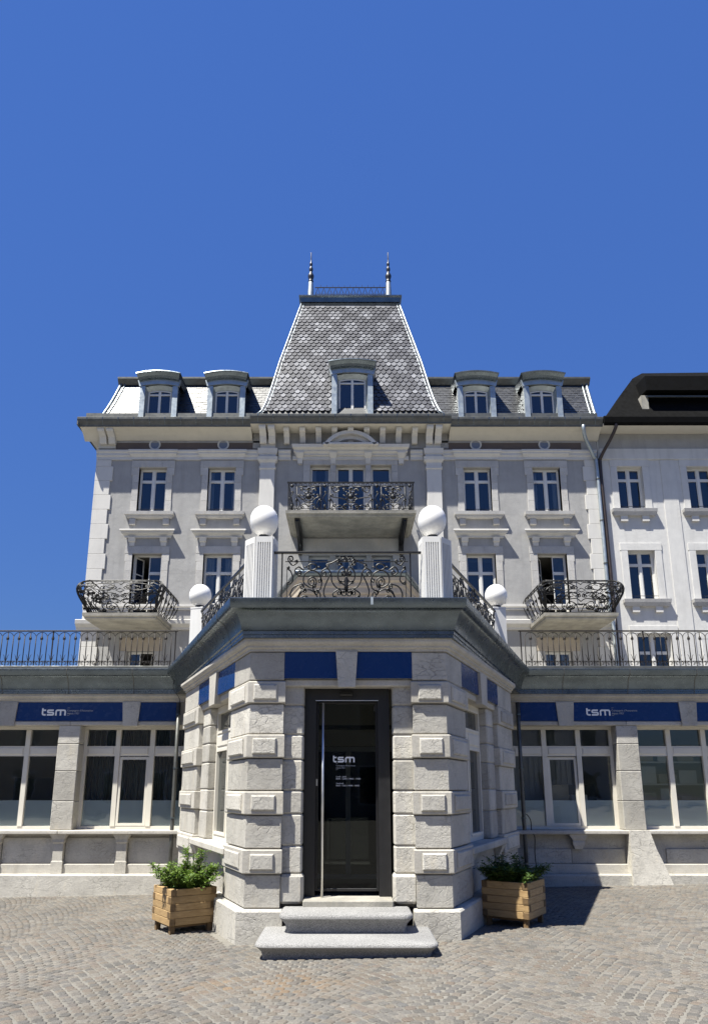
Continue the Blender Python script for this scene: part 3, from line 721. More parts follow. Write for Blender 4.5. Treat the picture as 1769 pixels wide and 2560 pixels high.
    if sg < 0:
        for k in range(17):
            x = 3.2 + k * .115; obj('blind_slat', MB(T).box(x, x + .092, -.62 - .012 * (k % 2), -.615 - .012 * (k % 2), 1.0, 2.8), 'blind_grey', wg)
        obj('desk', B(3.4, 4.9, -1.9, -1.1, 1.02, 1.06), 'curtain', wg); obj('screen', B(4.3, 4.8, -1.5, -1.46, 1.12, 1.48), 'rubber', wg)
        obj('cabinet', B(5.9, 7.2, -2.6, -2.1, .2, 1.9), 'blind_grey', wg)
    else:
        for k in range(12): x = 3.25 + k * .11; obj('blind_slat', MB(T).box(x, x + .09, -1.20, -1.195, .6, 2.8), 'room_wall', wg)
        obj('cabinet', B(4.3, 5.0, -1.6, -1.1, .2, 1.75), 'blind_grey', wg); obj('carton', B(3.9, 4.3, -1.0, -.6, 1.4, 1.75), 'carton', wg); obj('paper_stack', B(4.32, 4.62, -.75, -.5, 1.40, 1.56), 'curtain', wg)
        for k, z_ in enumerate((1.3, 1.75, 2.2)):
            obj('shelf', B(5.6, 7.4, -2.0, -1.5, z_, z_ + .03), 'curtain', wg)
            for j in range(4): obj('carton', B(5.65 + j * .42, 5.98 + j * .42 + .03 * (k % 2), -1.95, -1.55, z_ + .032, z_ + .22 + .08 * ((j + k) % 3)), 'carton' if (j + k) % 2 else 'curtain', wg)
    # rain pipe in the corner beside the pavilion
    px = 3.24
    mb = MB(T); mb.tube([(px, .07, q) for q in (-.1, .8, 2.0, 3.28)], .036, 10, (0, 1, 0)); pp = obj('rain_pipe', mb, 'zinc_old', wg, True)
    for q in (.35, 1.15, 2.05, 3.05): obj('pipe_clamp', MB(T).lathe((px, .07, q), [(.036, -.012), (.045, -.012), (.045, .012), (.036, .012)], 10), 'zinc', pp)
    if sg > 0:
        mb = MB(T); mb.tube(catmull([(3.29, .07, 1.22), (3.34, .06, 1.16), (3.37, .05, 1.08), (3.38, .03, .9), (3.385, .21, .82), (3.39, .13, .5), (3.395, .22, .1), (3.40, .23, -.05)], 5), .009, 6); obj('cable', mb, 'rubber', wg, True)
    else:
        mb = MB(T); mb.tube(catmull([(3.31, .30, 3.7), (3.30, .31, 3.5), (3.22, .16, 3.35), (3.23, .06, 3.2), (3.24, .07, 3.1)], 5), .006, 6); obj('cable', mb, 'rubber', wg, True)
    # blue fascia boards: plain ones and the lettered sign
    def board(x0, x1, t0, t1):
        return MB(T).loops([[(x0 - t0, d, 2.935), (x1 + t1, d, 2.935), (x1, d, 3.285), (x0, d, 3.285)] for d in (-.012, .02)])
    k = [c for c in KEYS]
    q = board(3.30, k[0] - .175, 0, .03); solo('fascia_panel', q, 'sign_blue', 'plain dark blue fascia panel between rain pipe and keystone on the %s wing' % nm, 'panel', (sg * 3.6, YW, 2.93))
    q = board(k[1] + .175, k[2] - .175, .03, .03); solo('fascia_panel', q, 'sign_blue', 'plain dark blue fascia panel cut off by the %s edge of the picture' % nm, 'panel', (sg * 7.7, YW, 2.93))
    sgn = thing('shop_sign', 'dark blue fascia sign with white tsm lettering on the %s wing' % nm, 'sign', (sg * 5.33, YW, 2.93))
    obj('sign_board', board(k[0] + .175, k[1] - .175, .03, .03), 'sign_blue', sgn)
    lx, yl = (-5.87 if sg < 0 else 4.56), YW - .026
    logo(sgn, lx, 3.035, yl, .46)
    text('lettering', "Compagnie d'Assurances", .049, 'letter_grey', sgn, (lx + .485, yl, 3.115))
    text('lettering', "depuis 1921", .049, 'letter_grey', sgn, (lx + .485, yl, 3.06))
    for z_ in (3.178, 3.035): obj('lettering', MB().box(lx + .487, lx + .53, yl, yl + .003, z_, z_ + .005), 'letter_grey', sgn)
    return wg
wing(-1); wing(1)

# ------------------------------------------------------------------ terrace lamps
def big_lamp(sg, label, tilt):
    cx, cy = sg * 1.10, 8.98
    tl = thing('terrace_lamp', label, 'lamp', (cx, cy, 3.9), 'globe lamps on the pavilion terrace')
    X = lambda x: sg * x
    plan = [(.93, 9.0), (.962, 8.79), (1.178, 8.79), (1.325, 8.955), (1.25, 9.20), (1.02, 9.20)]
    zt, zb = 4.80, 3.80
    core = MB()
    core.loops([[(X(x), y, z) for x, y in plan] for z in (zb, zt - .0)])
    pl = obj('pillar', core, 'paint_white', tl)
    for (a, b), n in ((((.962, 8.79), (1.178, 8.79)), 6), (((1.178, 8.79), (1.325, 8.955)), 6), (((.93, 9.0), (.962, 8.79)), 5), (((1.325, 8.955), (1.25, 9.20)), 7)):
        A, Bv = Vector(a), Vector(b); t = (Bv - A); L = t.length; t.normalize(); o = Vector((t.y, -t.x))
        mid = (A + Bv) / 2 - Vector((1.12, 9.0)); 
        if o.dot(mid) < 0: o = -o
        mg = .028; wdt = (L - 2 * mg) / (n + n - 1); th = .016
        def stp(u0, u1, z0, z1):
            P = [A + t * u0, A + t * u1]; Q = [p + o * th for p in P]; P = [p - o * .004 for p in P]
            mb = MB(); mb.loops([[(X(p.x), p.y, z) for p in (P[0], P[1], Q[1], Q[0])] for z in (z0, z1)]); return mb
        obj('face_frame', stp(0, mg, zb, zt), 'paint_white', tl); obj('face_frame', stp(L - mg, L, zb, zt), 'paint_white', tl)
        obj('face_frame', stp(mg, L - mg, zt - .075, zt), 'paint_white', tl)
        for i in range(n - 1):
            u = mg + wdt * (2 * i + 1); obj('fillet', stp(u, u + wdt, zb, zt - .075), 'paint_white', tl)
    gx, gy = cx, 8.97
    ng = 24; prof = []
    for k in range(ng + 1):
        a = -PI / 2 + PI * k / ng; prof.append((max(.185 * math.cos(a) * (1 + .05 * math.sin(a)), .001), .215 * math.sin(a)))
    mb = MB(); mb.lathe((0, 0, 0), prof, 32)
    R = Matrix.Rotation(tilt, 3, 'Y'); mb.v = [tuple(R @ Vector(v) + Vector((gx, gy, 5.075))) for v in mb.v]
    obj('globe', mb, 'opal', tl, True)
    mb = MB(); mb.lathe((gx, gy, 4.80), [(.07, 0), (.07, .07), (.055, .085), (.05, .10)], 18); obj('lamp_holder', mb, 'rubber', tl, True, angle=40)
    return tl
big_lamp(-1, 'egg shaped white globe lamp on the fluted white pillar left of the front railing', -.12)
big_lamp(1, 'egg shaped white globe lamp on the fluted white pillar right of the front railing', .10)
def small_lamp(sg, label):
    cx, cy = sg * 2.54, 12.05
    tl = thing('terrace_lamp', label, 'lamp', (cx, cy, 3.9), 'globe lamps on the pavilion terrace')
    a = .28; ca, sa = math.cos(a), math.sin(a)
    mb = MB(); pl = [(cx + sg * (x * ca - y * sa), cy + x * sa + y * ca) for x, y in ((-.11, -.11), (.11, -.11), (.11, .11), (-.11, .11))]
    mb.loops([[(x, y, z) for x, y in pl] for z in (3.8, 4.64)]); obj('pillar', mb, 'paint_white', tl)
    pl2 = [(cx + (x - cx) * 1.04, cy + (y - cy) * 1.04) for x, y in pl]; mb = MB(); mb.loops([[(x, y, z) for x, y in pl2] for z in (4.642, 4.67)]); obj('pillar_cap', mb, 'paint_white', tl)
    mb = MB(); mb.lathe((cx, cy, 4.66), [(.075, 0), (.075, .05), (.055, .065), (.05, .09)], 16); obj('lamp_holder', mb, 'rubber', tl, True, angle=40)
    prof = [(max(.19 * math.cos(-PI / 2 + PI * k / 20), .001), .2 * math.sin(-PI / 2 + PI * k / 20)) for k in range(21)]
    mb = MB(); mb.lathe((cx, cy, 4.895), prof, 28); obj('globe', mb, 'opal', tl, True)
small_lamp(-1, 'round white globe lamp on a plain white pillar, left rear of the pavilion terrace')
small_lamp(1, 'round white globe lamp on a plain white pillar, right rear of the pavilion terrace')

# ------------------------------------------------------------------ ironwork
# strokes of the ornate panel, in units where x runs 0..490 from the axis outwards and y is the height 0..337
def panel_strokes():
    S = []
    c = 0
    S += [scroll([(12, 120), (60, 160), (62, 215), (25, 250), (8, 215)], 0, 1, 18, 1)]
    S += [scroll([(30, 262), (62, 285), (48, 318), (20, 322)], 0, 1, 20, 1)]
    S += [scroll([(70, 300), (110, 280), (150, 268)], 24, 1, 12, -1)]
    S += [scroll([(20, 95), (75, 105), (112, 150), (120, 205), (150, 240), (185, 225)], 26, 1, 24, -1)]
    S += [scroll([(10, 20), (70, 18), (105, 60), (70, 90)], 0, 1, 22, 1)]
    S += [scroll([(120, 205), (160, 130), (175, 70), (150, 25), (95, 12)], 0, 1, 20, -1)]
    S += [scroll([(190, 150), (215, 205), (275, 225), (325, 195), (330, 140), (290, 110)], 0, 1, 42, -1, turns=1.9)]
    S += [scroll([(190, 150), (200, 100), (245, 80), (260, 110)], 16, -1, 14, 1)]
    S += [scroll([(330, 225), (375, 250), (400, 220), (380, 195)], 0, 1, 20, -1)]
    S += [scroll([(455, 235), (430, 215), (415, 160), (440, 130)], 10, 1, 12, 1)]
    S += [scroll([(450, 290), (420, 262), (385, 278)], 24, 1, 12, -1)]
    S += [circ(298, 10, 80, 82, 8, 172, 20), scroll([(376, 14), (360, 70), (330, 95)], 0, 1, 14, 1), scroll([(350, 8), (345, 40), (320, 48)], 0, 1, 22, 1, turns=1.6)]
    S += [scroll([(420, 8), (432, 60), (405, 110), (350, 130)], 0, 1, 18, 1)]
    S += [scroll([(215, 10), (200, 50), (215, 80)], 0, 1, 18, -1)]
    S += [[(p[0] + 265, p[1] + 250) for p in circ(0, 0, 34, 22)]]
    S += [[(225, 250), (200, 250)], [(305, 250), (330, 250)]]
    S += [scroll([(2, 180), (20, 150), (45, 150)], 0, 1, 9, -1), scroll([(2, 90), (18, 75), (40, 78)], 0, 1, 9, -1), scroll([(2, 205), (12, 190), (26, 196)], 0, 1, 6, -1)]
    return S
PS = panel_strokes()
def iron_panel(parent, origin, ux, wd, ht, mat='iron', r=.008, strokes=PS, xw=490., yh=337., bulge=None, name='scroll'):
    """ornate scrollwork symmetric about its middle; ux = unit vector along the panel"""
    O = Vector(origin); U = Vector(ux); Nn = U.cross(Vector((0, 0, 1)))
    for S in strokes:
        for sg in (-1, 1):
            mb = MB(); mb.tube([O + U * (sg * a / xw * wd / 2) + Vector((0, 0, b / yh * ht)) for a, b in S], r, 4, Nn)
            obj(name, mb, mat, parent, True)
def bar(parent, a, b, r, mat='iron', name='bar', flat=None):
    a = Vector(a); b = Vector(b); d = (b - a); mb = MB()
    mb.tube([a, b], r, 4, (0, 0, 1) if abs(d.z) < .5 * d.length else (0, 1, 0)); return obj(name, mb, mat, parent)

# front railing between the two big lamps
rl = thing('terrace_railing', 'ornate black wrought iron railing between the two fluted lamp pillars', 'railing', (-.03, 8.80, 3.9))
YR = 8.82
ZR0, ZR1 = 3.86, 4.60
obj('top_rail', MB().box(-.945, .93, YR - .022, YR + .022, ZR1 - .02, ZR1 + .008, .004), 'iron', rl)
bar(rl, (-.80, YR, ZR1 - .125), (.76, YR, ZR1 - .125), .007, name='rail'); bar(rl, (-.84, YR, ZR0 + .05), (.80, YR, ZR0 + .05), .009, name='rail')
for x in (-.84, .79): bar(rl, (x, YR, 3.8), (x, YR, ZR1 - .02), .012, name='post')
for x in (-.775, .73): bar(rl, (x, YR, 3.9), (x, YR, ZR1 - .22), .006, name='post')
iron_panel(rl, (-.023, YR, 3.93), (1, 0, 0), 1.60, ZR1 - .03 - 3.93, 'iron', .0115)
mb = MB(); mb.lathe((-.023, YR, 4.12), [(.001, -.02), (.03, -.01), (.022, .04), (.028, .10), (.012, .16), (.02, .2), (.001, .27)], 8, .5); obj('finial', mb, 'iron', rl, True)
for sg in (-1, 1):
    a = Vector((sg * 1.30, 9.12, 0)); b = Vector((sg * 2.49, 11.95, 0)); u = (b - a); L = u.length; u.normalize()
    s_ = thing('terrace_railing', 'ornate black railing slanting back along the %s side of the pavilion terrace' % ('left' if sg < 0 else 'right'), 'railing', (a.x, a.y, 3.9))
    bar(s_, a + Vector((0, 0, 4.59)), b + Vector((0, 0, 4.59)), .022, name='top_rail'); bar(s_, a + Vector((0, 0, 3.93)), b + Vector((0, 0, 3.93)), .012, name='rail')
    bar(s_, a + Vector((0, 0, 4.47)), b + Vector((0, 0, 4.47)), .008, name='rail')
    for k in range(2):
        m = a + u * (L * (.25 + .5 * k)); iron_panel(s_, (m.x, m.y, 3.95), u, L * .47, .62, 'iron', .010)
    for f in (.005, .5, .995): bar(s_, a + u * L * f + Vector((0, 0, 3.8)), a + u * L * f + Vector((0, 0, 4.59)), .012, name='post')

# wing railings: alternating plain bars and bars with rosette, sprout and volutes
def baluster_meshes():
    p = MB(); p.tube([(0, 0, 0), (0, 0, .60)], .0095, 4, (0, 1, 0))
    plain = mesh('bar', p, 'iron_brown', True)
    p = MB(); N = (0, 1, 0)
    p.tube([(0, 0, 0), (0, 0, .66)], .0095, 4, N)
    X3 = lambda S: [(a, 0, b) for a, b in S]
    p.tube(X3([(-.11, .50)] + circ(0, .565, .11, .105, 180, 90, 6) ), .007, 4, N); p.tube(X3([(.11, .50)] + circ(0, .565, .11, .105, 0, 90, 6)), .007, 4, N)
    for sg in (-1, 1):
        p.tube(X3([(sg * a, b) for a, b in scroll([(0, .075), (.04, .085), (.075, .10)], 0, 1, .024, -1, 4, 1.2)]), .006, 4, N)
        p.tube(X3([(sg * a, b) for a, b in scroll([(0, .105), (.045, .095), (.07, .05)], 0, 1, .018, -1, 4, 1.1)]), .005, 4, N)
        p.tube(X3([(sg * a, b) for a, b in catmull([(0, .11), (.022, .15), (.034, .20), (.055, .235)], 4)]), .0085, 4, N, r1=.003)
    p.tube(X3([(0, .11), (0, .22)]), .011, 4, N, r1=.006)
    for sg in (-1, 1): p.tube(X3([(sg * .002, .60), (sg * .02, .565), (sg * .024, .535), (sg * .012, .515)]), .006, 4, N)
    p.lathe((0, 0, .548), [(.001, -.022), (.018, -.012), (.022, 0), (.018, .012), (.001, .022)], 8, .7)
    rose = mesh('bar', p, 'iron_brown', True); return plain, rose
PLN, ROS = baluster_meshes()
for sg in (-1, 1):
    yb = YW - .14
    wr = thing('terrace_railing', 'long dark iron railing with rosettes along the %s shop wing roof' % ('left' if sg < 0 else 'right'), 'railing', (sg * 6.0, yb, 3.97))
    x0, x1 = 3.42, 10.3
    obj('top_rail', MB(lambda x, y, z: (sg * x, y, z)).box(x0 - .1, x1, yb - .018, yb + .018, 4.655, 4.680, .004), 'iron_brown', wr)
    bar(wr, (sg * x0, yb, 4.07), (sg * x1, yb, 4.07), .008, 'iron_brown', 'rail')
    n = int((x1 - x0) / .22)
    for k in range(n):
        x = x0 + .02 + k * .22
        link('bar', PLN, wr, (sg * x - sg * 6.0, 0, 0.0)); link('rosette_bar', ROS, wr, (sg * (x + .11) - sg * 6.0, 0, 0.0))
    for x in (x0 - .06, 5.75, 8.05, x1): bar(wr, (sg * x, yb, 3.9), (sg * x, yb, 4.66), .014, 'iron_brown', 'post')

# ------------------------------------------------------------------ main house
hs = thing('grand_house', 'grey plastered four storey house with slate mansard roof and central tower roof', 'building', (AX, F, 0))
XL, XR = -9.18, 9.16
W_OUT = (-7.12, -4.60, 4.70, 7.22)
def hole_wall(name, x0, x1, z0, z1, holes, y, depth, mat, parent):
    xs = sorted({x0, x1, *[h[0] for h in holes], *[h[1] for h in holes]}); zs = sorted({z0, z1, *[h[2] for h in holes], *[h[3] for h in holes]})
    mb = MB(); idx = {}
    def vi(x, z):
        if (x, z) not in idx: idx[(x, z)] = len(mb.v); mb.v.append((x, y, z))
        return idx[(x, z)]
    for i in range(len(xs) - 1):
        for j in range(len(zs) - 1):
            cx, cz = (xs[i] + xs[i + 1]) / 2, (zs[j] + zs[j + 1]) / 2
            if any(h[0] < cx < h[1] and h[2] < cz < h[3] for h in holes): continue
            mb.f.append((vi(xs[i], zs[j]), vi(xs[i + 1], zs[j]), vi(xs[i + 1], zs[j + 1]), vi(xs[i], zs[j + 1])))
    for a, b, c, d in holes:
        for p, q in (((a, c), (a, d)), ((a, d), (b, d)), ((b, d), (b, c)), ((b, c), (a, c))):
            mb.add([(p[0], y, p[1]), (q[0], y, q[1]), (q[0], y + depth, q[1]), (p[0], y + depth, p[1])], [(0, 1, 2, 3)])
    return obj(name, mb, mat, parent, recalc=False)
HOLES = []
for x in W_OUT:
    HOLES += [(x - .50, x + .50, 11.34, 13.09), (x - .52, x + .52, 7.95 if abs(x) < 6 else 7.18, 9.78), (x - .47, x + .47, 4.2, 6.27)]
TRI3 = [(AX - 1.48, AX - .74), (AX - .535, AX + .545), (AX + .74, AX + 1.49)]
for a, b in TRI3: HOLES += [(a, b, 10.63, 13.2), (a, b, 8.15, 9.72)]
hole_wall('wall', XL, XR, -.6, 14.3, HOLES, F, .30, 'plaster_grey', hs)
obj('wall', MB().box(XL, XL + .02, F + .005, F + 10, -.6, 14.3), 'plaster_trim', hs); obj('wall', MB().box(XR - .02, XR, F + .005, F + 10, -.6, 14.3), 'plaster_grey', hs); obj('wall', MB().box(XL + .02, XR - .02, F + 9.8, F + 10, -.6, 14.3), 'plaster_grey', hs)

def casement(parent, x0, x1, z0, z1, y, frame='frame_white', glass='glass_upper', mull=True, tr=None, half_open=None, bar_=True):
    """frame with panes; parts parent to the window object that is returned"""
    t = .045; mb = MB(); frame_rect(mb, x0, x1, z0, z1, t, y, y + .07)
    wn = obj('window', mb, frame, parent)
    xm = (x0 + x1) / 2; tz = tr if tr else z0 + (z1 - z0) * .73
    cols = [(x0 + t, xm - .04), (xm + .04, x1 - t)] if mull else [(x0 + t, x1 - t)]
    if mull and half_open is None: obj('mullion', MB().box(xm - .04, xm + .04, y - .012, y + .06, z0 + t, z1 - t), frame, wn)
    for i, (a, b) in enumerate(cols):
        if half_open is not None and i == half_open:
            # leaf turned inwards on its outer edge
            sgx = -1 if i == 0 else 1; hx = a if i == 0 else b; L = b - a; ang = math.radians(62)
            def T(u, d, z, hx=hx, sgx=sgx, ang=ang): return (hx - sgx * (u * math.cos(ang) + d * math.sin(ang)), y + .03 + u * math.sin(ang) - d * math.cos(ang), z)
            lf = obj('open_leaf', frame_rect(MB(T), 0, L, z0 + t, z1 - t, .05, -.02, .02).box(.05, L - .05, -.015, .015, tz - .02, tz + .02), frame, wn)
            for q0, q1 in ((z0 + t + .05, tz - .02), (tz + .02, z1 - t - .05)): obj('pane', MB(T).box(.05, L - .05, -.005, .005, q0, q1), glass, wn)
            continue
        for q0, q1 in ((z0 + t, tz - .022), (tz + .022, z1 - t)):
            tl_ = random.uniform(-.004, .004); obj('pane', MB().add([(a, y + .036 + tl_, q0), (b, y + .036 - tl_, q0), (b, y + .036 - tl_, q1), (a, y + .036 + tl_, q1)], [(0, 1, 2, 3)]), 'glass_window', wn, recalc=False)
            obj('sash', frame_rect(MB(), a, b, q0, q1, .032, y + .008, y + .03), frame, wn)
        obj('transom', MB().box(a, b, y, y + .06, tz - .022, tz + .022), frame, wn)
    if True:
        mb = MB(); R = [(x0, y + .071, z0), (x1, y + .071, z0), (x1, y + .071, z1), (x0, y + .071, z1)]
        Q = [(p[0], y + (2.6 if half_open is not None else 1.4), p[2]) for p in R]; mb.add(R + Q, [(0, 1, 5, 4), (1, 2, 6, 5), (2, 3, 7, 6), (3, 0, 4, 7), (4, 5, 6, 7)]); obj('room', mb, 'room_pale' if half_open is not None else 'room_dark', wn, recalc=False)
        kind_ = random.random()
        if half_open is None and kind_ < .75:              # curtains drawn to the sides, or a lowered blind
            if kind_ < .5:
                cw = (x1 - x0) * random.uniform(.14, .30)
                for s_ in (-1, 1):
                    xe = x0 + .03 if s_ < 0 else x1 - .03; n_ = 14
                    pts = [(xe - s_ * cw * k / n_, y + .16 + .022 * math.sin(k * 1.9)) for k in range(n_ + 1)]
                    mb = MB(); mb.add([(px_, py_, z) for z in (z0 + .03, z1 - .05) for px_, py_ in pts], [(k, k + 1, n_ + 2 + k, n_ + 1 + k) for k in range(n_)]); obj('curtain', mb, 'curtain', wn, recalc=False)
            else: obj('blind', MB().box(x0 + .05, x1 - .05, y + .12, y + .13, z1 - (z1 - z0) * random.uniform(.12, .5), z1 - .05), 'blind_grey', wn)
    return wn
def hood(parent, xc, hw, zb, zt, d, mat='plaster_trim', brk=None, name='hood'):
    h = zt - zb; P = [(0, zb), (d * .35, zb), (d * .35, zb + h * .25), (d * .55, zb + h * .4), (d * .8, zb + h * .55), (d * .8, zb + h * .72), (d, zb + h * .8), (d, zt - .02), (d * .97, zt), (0, zt)]
    L = []
    mb = MB(); ext = lambda dd: dd * .75 - d * .75
    mb.loops([[(xc - hw - ext(a), F - a if a else F + .02, z) for a, z in P], [(xc + hw + ext(a), F - a if a else F + .02, z) for a, z in P]])
    o = obj(name, mb, mat, parent)
    if brk:
        for s_ in (-1, 1):
            x = xc + s_ * (hw - .42); mb = MB()
            mb.loops([[(x - b, F + .02, z), (x + b, F + .02, z), (x + b, F - dd, z), (x - b, F - dd, z)] for z, b, dd in ((zb - brk, .09, .06), (zb - brk * .55, .10, .075), (zb - brk * .5, .12, .12), (zb - .06, .12, .15), (zb, .13, .18))]); obj('console', mb, mat, o)
    return o
for xi, x in enumerate(W_OUT):
    sd_ = 1 if x > AX else -1
    # third floor window
    wn = casement(hs, x - .50, x + .50, 11.34, 13.09, F + .17)
    for s_ in (-1, 1):
        for k, (z0, z1, ww) in enumerate([(11.34, 11.80, .235), (11.804, 12.50, .225), (12.504, 12.80, .225), (12.804, 13.10, .285)]):
            a = x + s_ * .50; obj('jamb', MB().box(a - (.0 if s_ > 0 else 0), a + s_ * ww, F - .035, F + .02, z0, z1, .006), 'surround_stone', wn)
            if k == 0: obj('jamb', MB().box(a, a + s_ * .004, F - .03, F + .17, 11.34, 13.09), 'surround_stone', wn)
    obj('lintel', MB().box(x - .79, x + .79, F - .04, F + .02, 13.105, 13.385, .006), 'surround_stone', wn)
    mb = MB(); mb.loops([[(x - hw, F + .02, z), (x + hw, F + .02, z), (x + hw, F - d, z), (x - hw, F - d, z)] for z, hw, d in ((11.10, .78, .10), (11.15, .82, .15), (11.19, .84, .16), (11.22, .88, .20), (11.335, .89, .21))]); obj('sill', mb, 'surround_stone', wn)
    for s_ in (-1, 1): obj('sill_block', MB().box(x + s_ * .60 - .11, x + s_ * .60 + .11, F - .10, F + .01, 10.87, 11.098, .012), 'surround_stone', wn)
    obj('guard_bar', MB().tube([(x - .5, F + .05, 11.50), (x + .5, F + .05, 11.50)], .011, 5, (0, 0, 1)).tube([(x, F + .05, 11.34), (x, F + .05, 11.50)], .008, 4), 'iron', wn)
    hood(hs, x, .90, 13.40, 13.742, .22, name='window_hood')
    # second floor window
    balc = abs(x) > 6
    zb = 7.18 if balc else 7.95
    ho = {0: 0, 3: 0}.get(xi)
    wn = casement(hs, x - .52, x + .52, zb, 9.78, F + .19, tr=9.12, half_open=ho)
    if xi == 3: pass
    for s_ in (-1, 1):
        a = x + s_ * .52
        for z0, z1, ww in [(zb, 8.55, .24), (8.554, 9.15, .24), (9.154, 9.50, .24), (9.504, 9.785, .265)]: obj('jamb', MB().box(a, a + s_ * ww, F - .035, F + .02, z0, z1, .006), 'surround_stone', wn)
        obj('jamb', MB().box(a, a + s_ * .004, F - .03, F + .18, zb, 9.78), 'surround_stone', wn)
    obj('lintel', MB().box(x - .79, x + .79, F - .04, F + .02, 9.79, 10.06, .006), 'surround_stone', wn)
    hood(hs, x, .98, 10.37, 10.63, .28, brk=.30, name='window_hood')
    obj('hood_frieze', MB().box(x - .72, x + .72, F - .025, F + .02, 10.064, 10.368), 'plaster_grey', hs)
    if not balc: obj('guard_bar', MB().tube([(x - .52, F + .05, 8.13), (x + .52, F + .05, 8.13)], .011, 5, (0, 0, 1)), 'iron', wn)
    # first floor window
    wn = casement(hs, x - .47, x + .47, 4.2, 6.27, F + .19, tr=5.75, half_open=1 if xi == 0 else None)
    for s_ in (-1, 1):
        a = x + s_ * .47
        for z0, z1, ww in [(4.2, 5.3, .26), (5.304, 5.95, .30), (5.954, 6.275, .26)]: obj('jamb', MB().box(a, a + s_ * ww, F - .03, F + .02, z0, z1, .006), 'surround_stone', wn)
    obj('lintel', MB().box(x - .74, x + .74, F - .035, F + .02, 6.28, 6.75, .006), 'stone_ochre', wn)
# string courses and base mouldings
def run(prof, x0, x1, mat, name='string_course', y=F): return obj(name, MB().loops([[(x, y - d, z) for d, z in prof] for x in (x0, x1)]), mat, hs)
for x0, x1 in ((XL - .05, AX - 2.62), (AX + 2.62, XR + .02)):
    run([(-.02, 7.74), (.05, 7.74), (.05, 7.80), (.09, 7.84), (.09, 7.925), (-.02, 7.925)], x0, x1, 'plaster_trim')
    run([(-.02, 7.02), (.08, 7.02), (.10, 7.10), (.16, 7.14), (.22, 7.20), (.24, 7.33), (.22, 7.35), (-.02, 7.35)], x0 - (.15 if x0 < 0 else 0), x1, 'plaster_trim')
# entablature band, frieze, discs
for x0, x1 in ((XL - .04, AX - 3.33), (AX - 2.65, AX - 2.19), (AX + 2.19, AX + 2.65), (AX + 3.33, XR - .06)):
    run([(-.02, 13.40), (.05, 13.40), (.05, 13.52), (.09, 13.55), (.09, 13.65), (.13, 13.69), (.13, 13.76), (-.02, 13.76)], x0, x1, 'plaster_trim', 'entablature')
for x0, x1, cs in ((-8.55, AX - 3.36, W_OUT[:2]), (AX + 3.36, 8.58, W_OUT[2:])):
    obj('frieze', MB().box(x0, x1, F - .012, F + .01, 13.77, 14.09), 'frieze_brown', hs)
    obj('frieze_frame', MB().box(x0 - .06, x1 + .06, F - .03, F + .01, 14.09, 14.158), 'plaster_grey', hs)
    for c in cs:
        mb = MB(); mb.loops([[(c + r * math.cos(a), F - d, 14.01 + r * math.sin(a)) for a in [2 * PI * k / 20 for k in range(20)]] for r, d in ((.215, -.01), (.215, .045), (.165, .045), (.155, .02))], False, False); rg = obj('roundel', mb, 'plaster_trim', hs)
        mb = MB(); mb.loops([[(c + .16 * math.cos(a), F - d, 14.01 + .16 * math.sin(a)) for a in [2 * PI * k / 20 for k in range(20)]] for d in (-.01, .024)]); obj('roundel_disc', mb, 'disc_blue', rg)
# corner quoins
def quoins(xe, s_, top):
    z = -.3; k = 0
    while z < 13.39:
        z1 = min(z + .56, 13.395); ww = .60 if k % 2 else .52
        obj('quoin', MB().box(xe - s_ * .035, xe + s_ * ww, F - .05, F + .02, z, z1 - .006, .008), 'plaster_trim', hs); z += .56; k += 1
quoins(XL, 1, 0); quoins(XR, -1, 0)
# colossal pilasters of the middle bay
for s_ in (-1, 1):
    x = AX + s_ * 3.03
    obj('pilaster', MB().box(x - .27, x + .27, F - .14, F + .02, 7.4, 13.0, .01), 'plaster_trim', hs)
    cp = MB(); R = lambda z, h, d: [(x - h, F + .02, z), (x + h, F + .02, z), (x + h, F - d, z), (x - h, F - d, z)]
    cp.loops([R(12.98, .27, .14), R(13.0, .30, .17), R(13.08, .30, .17), R(13.09, .27, .145), R(13.24, .28, .15), R(13.33, .36, .22), R(13.45, .37, .24), R(13.46, .30, .17), R(13.56, .30, .17), R(13.58, .34, .20), R(13.78, .36, .24), R(13.80, .27, .15), R(14.16, .27, .15)])
    obj('capital', cp, 'plaster_trim', hs)
    obj('pilaster_base', MB().box(x - .33, x + .33, F - .18, F + .01, 7.0, 7.398, .02), 'plaster_trim', hs)
    obj('wall_return', MB().box(x - s_ * .27 - (.06 if s_ < 0 else .02), x - s_ * .27 + (.02 if s_ < 0 else .06), F - .06, F + .01, 7.4, 13.4), 'plaster_grey', hs)
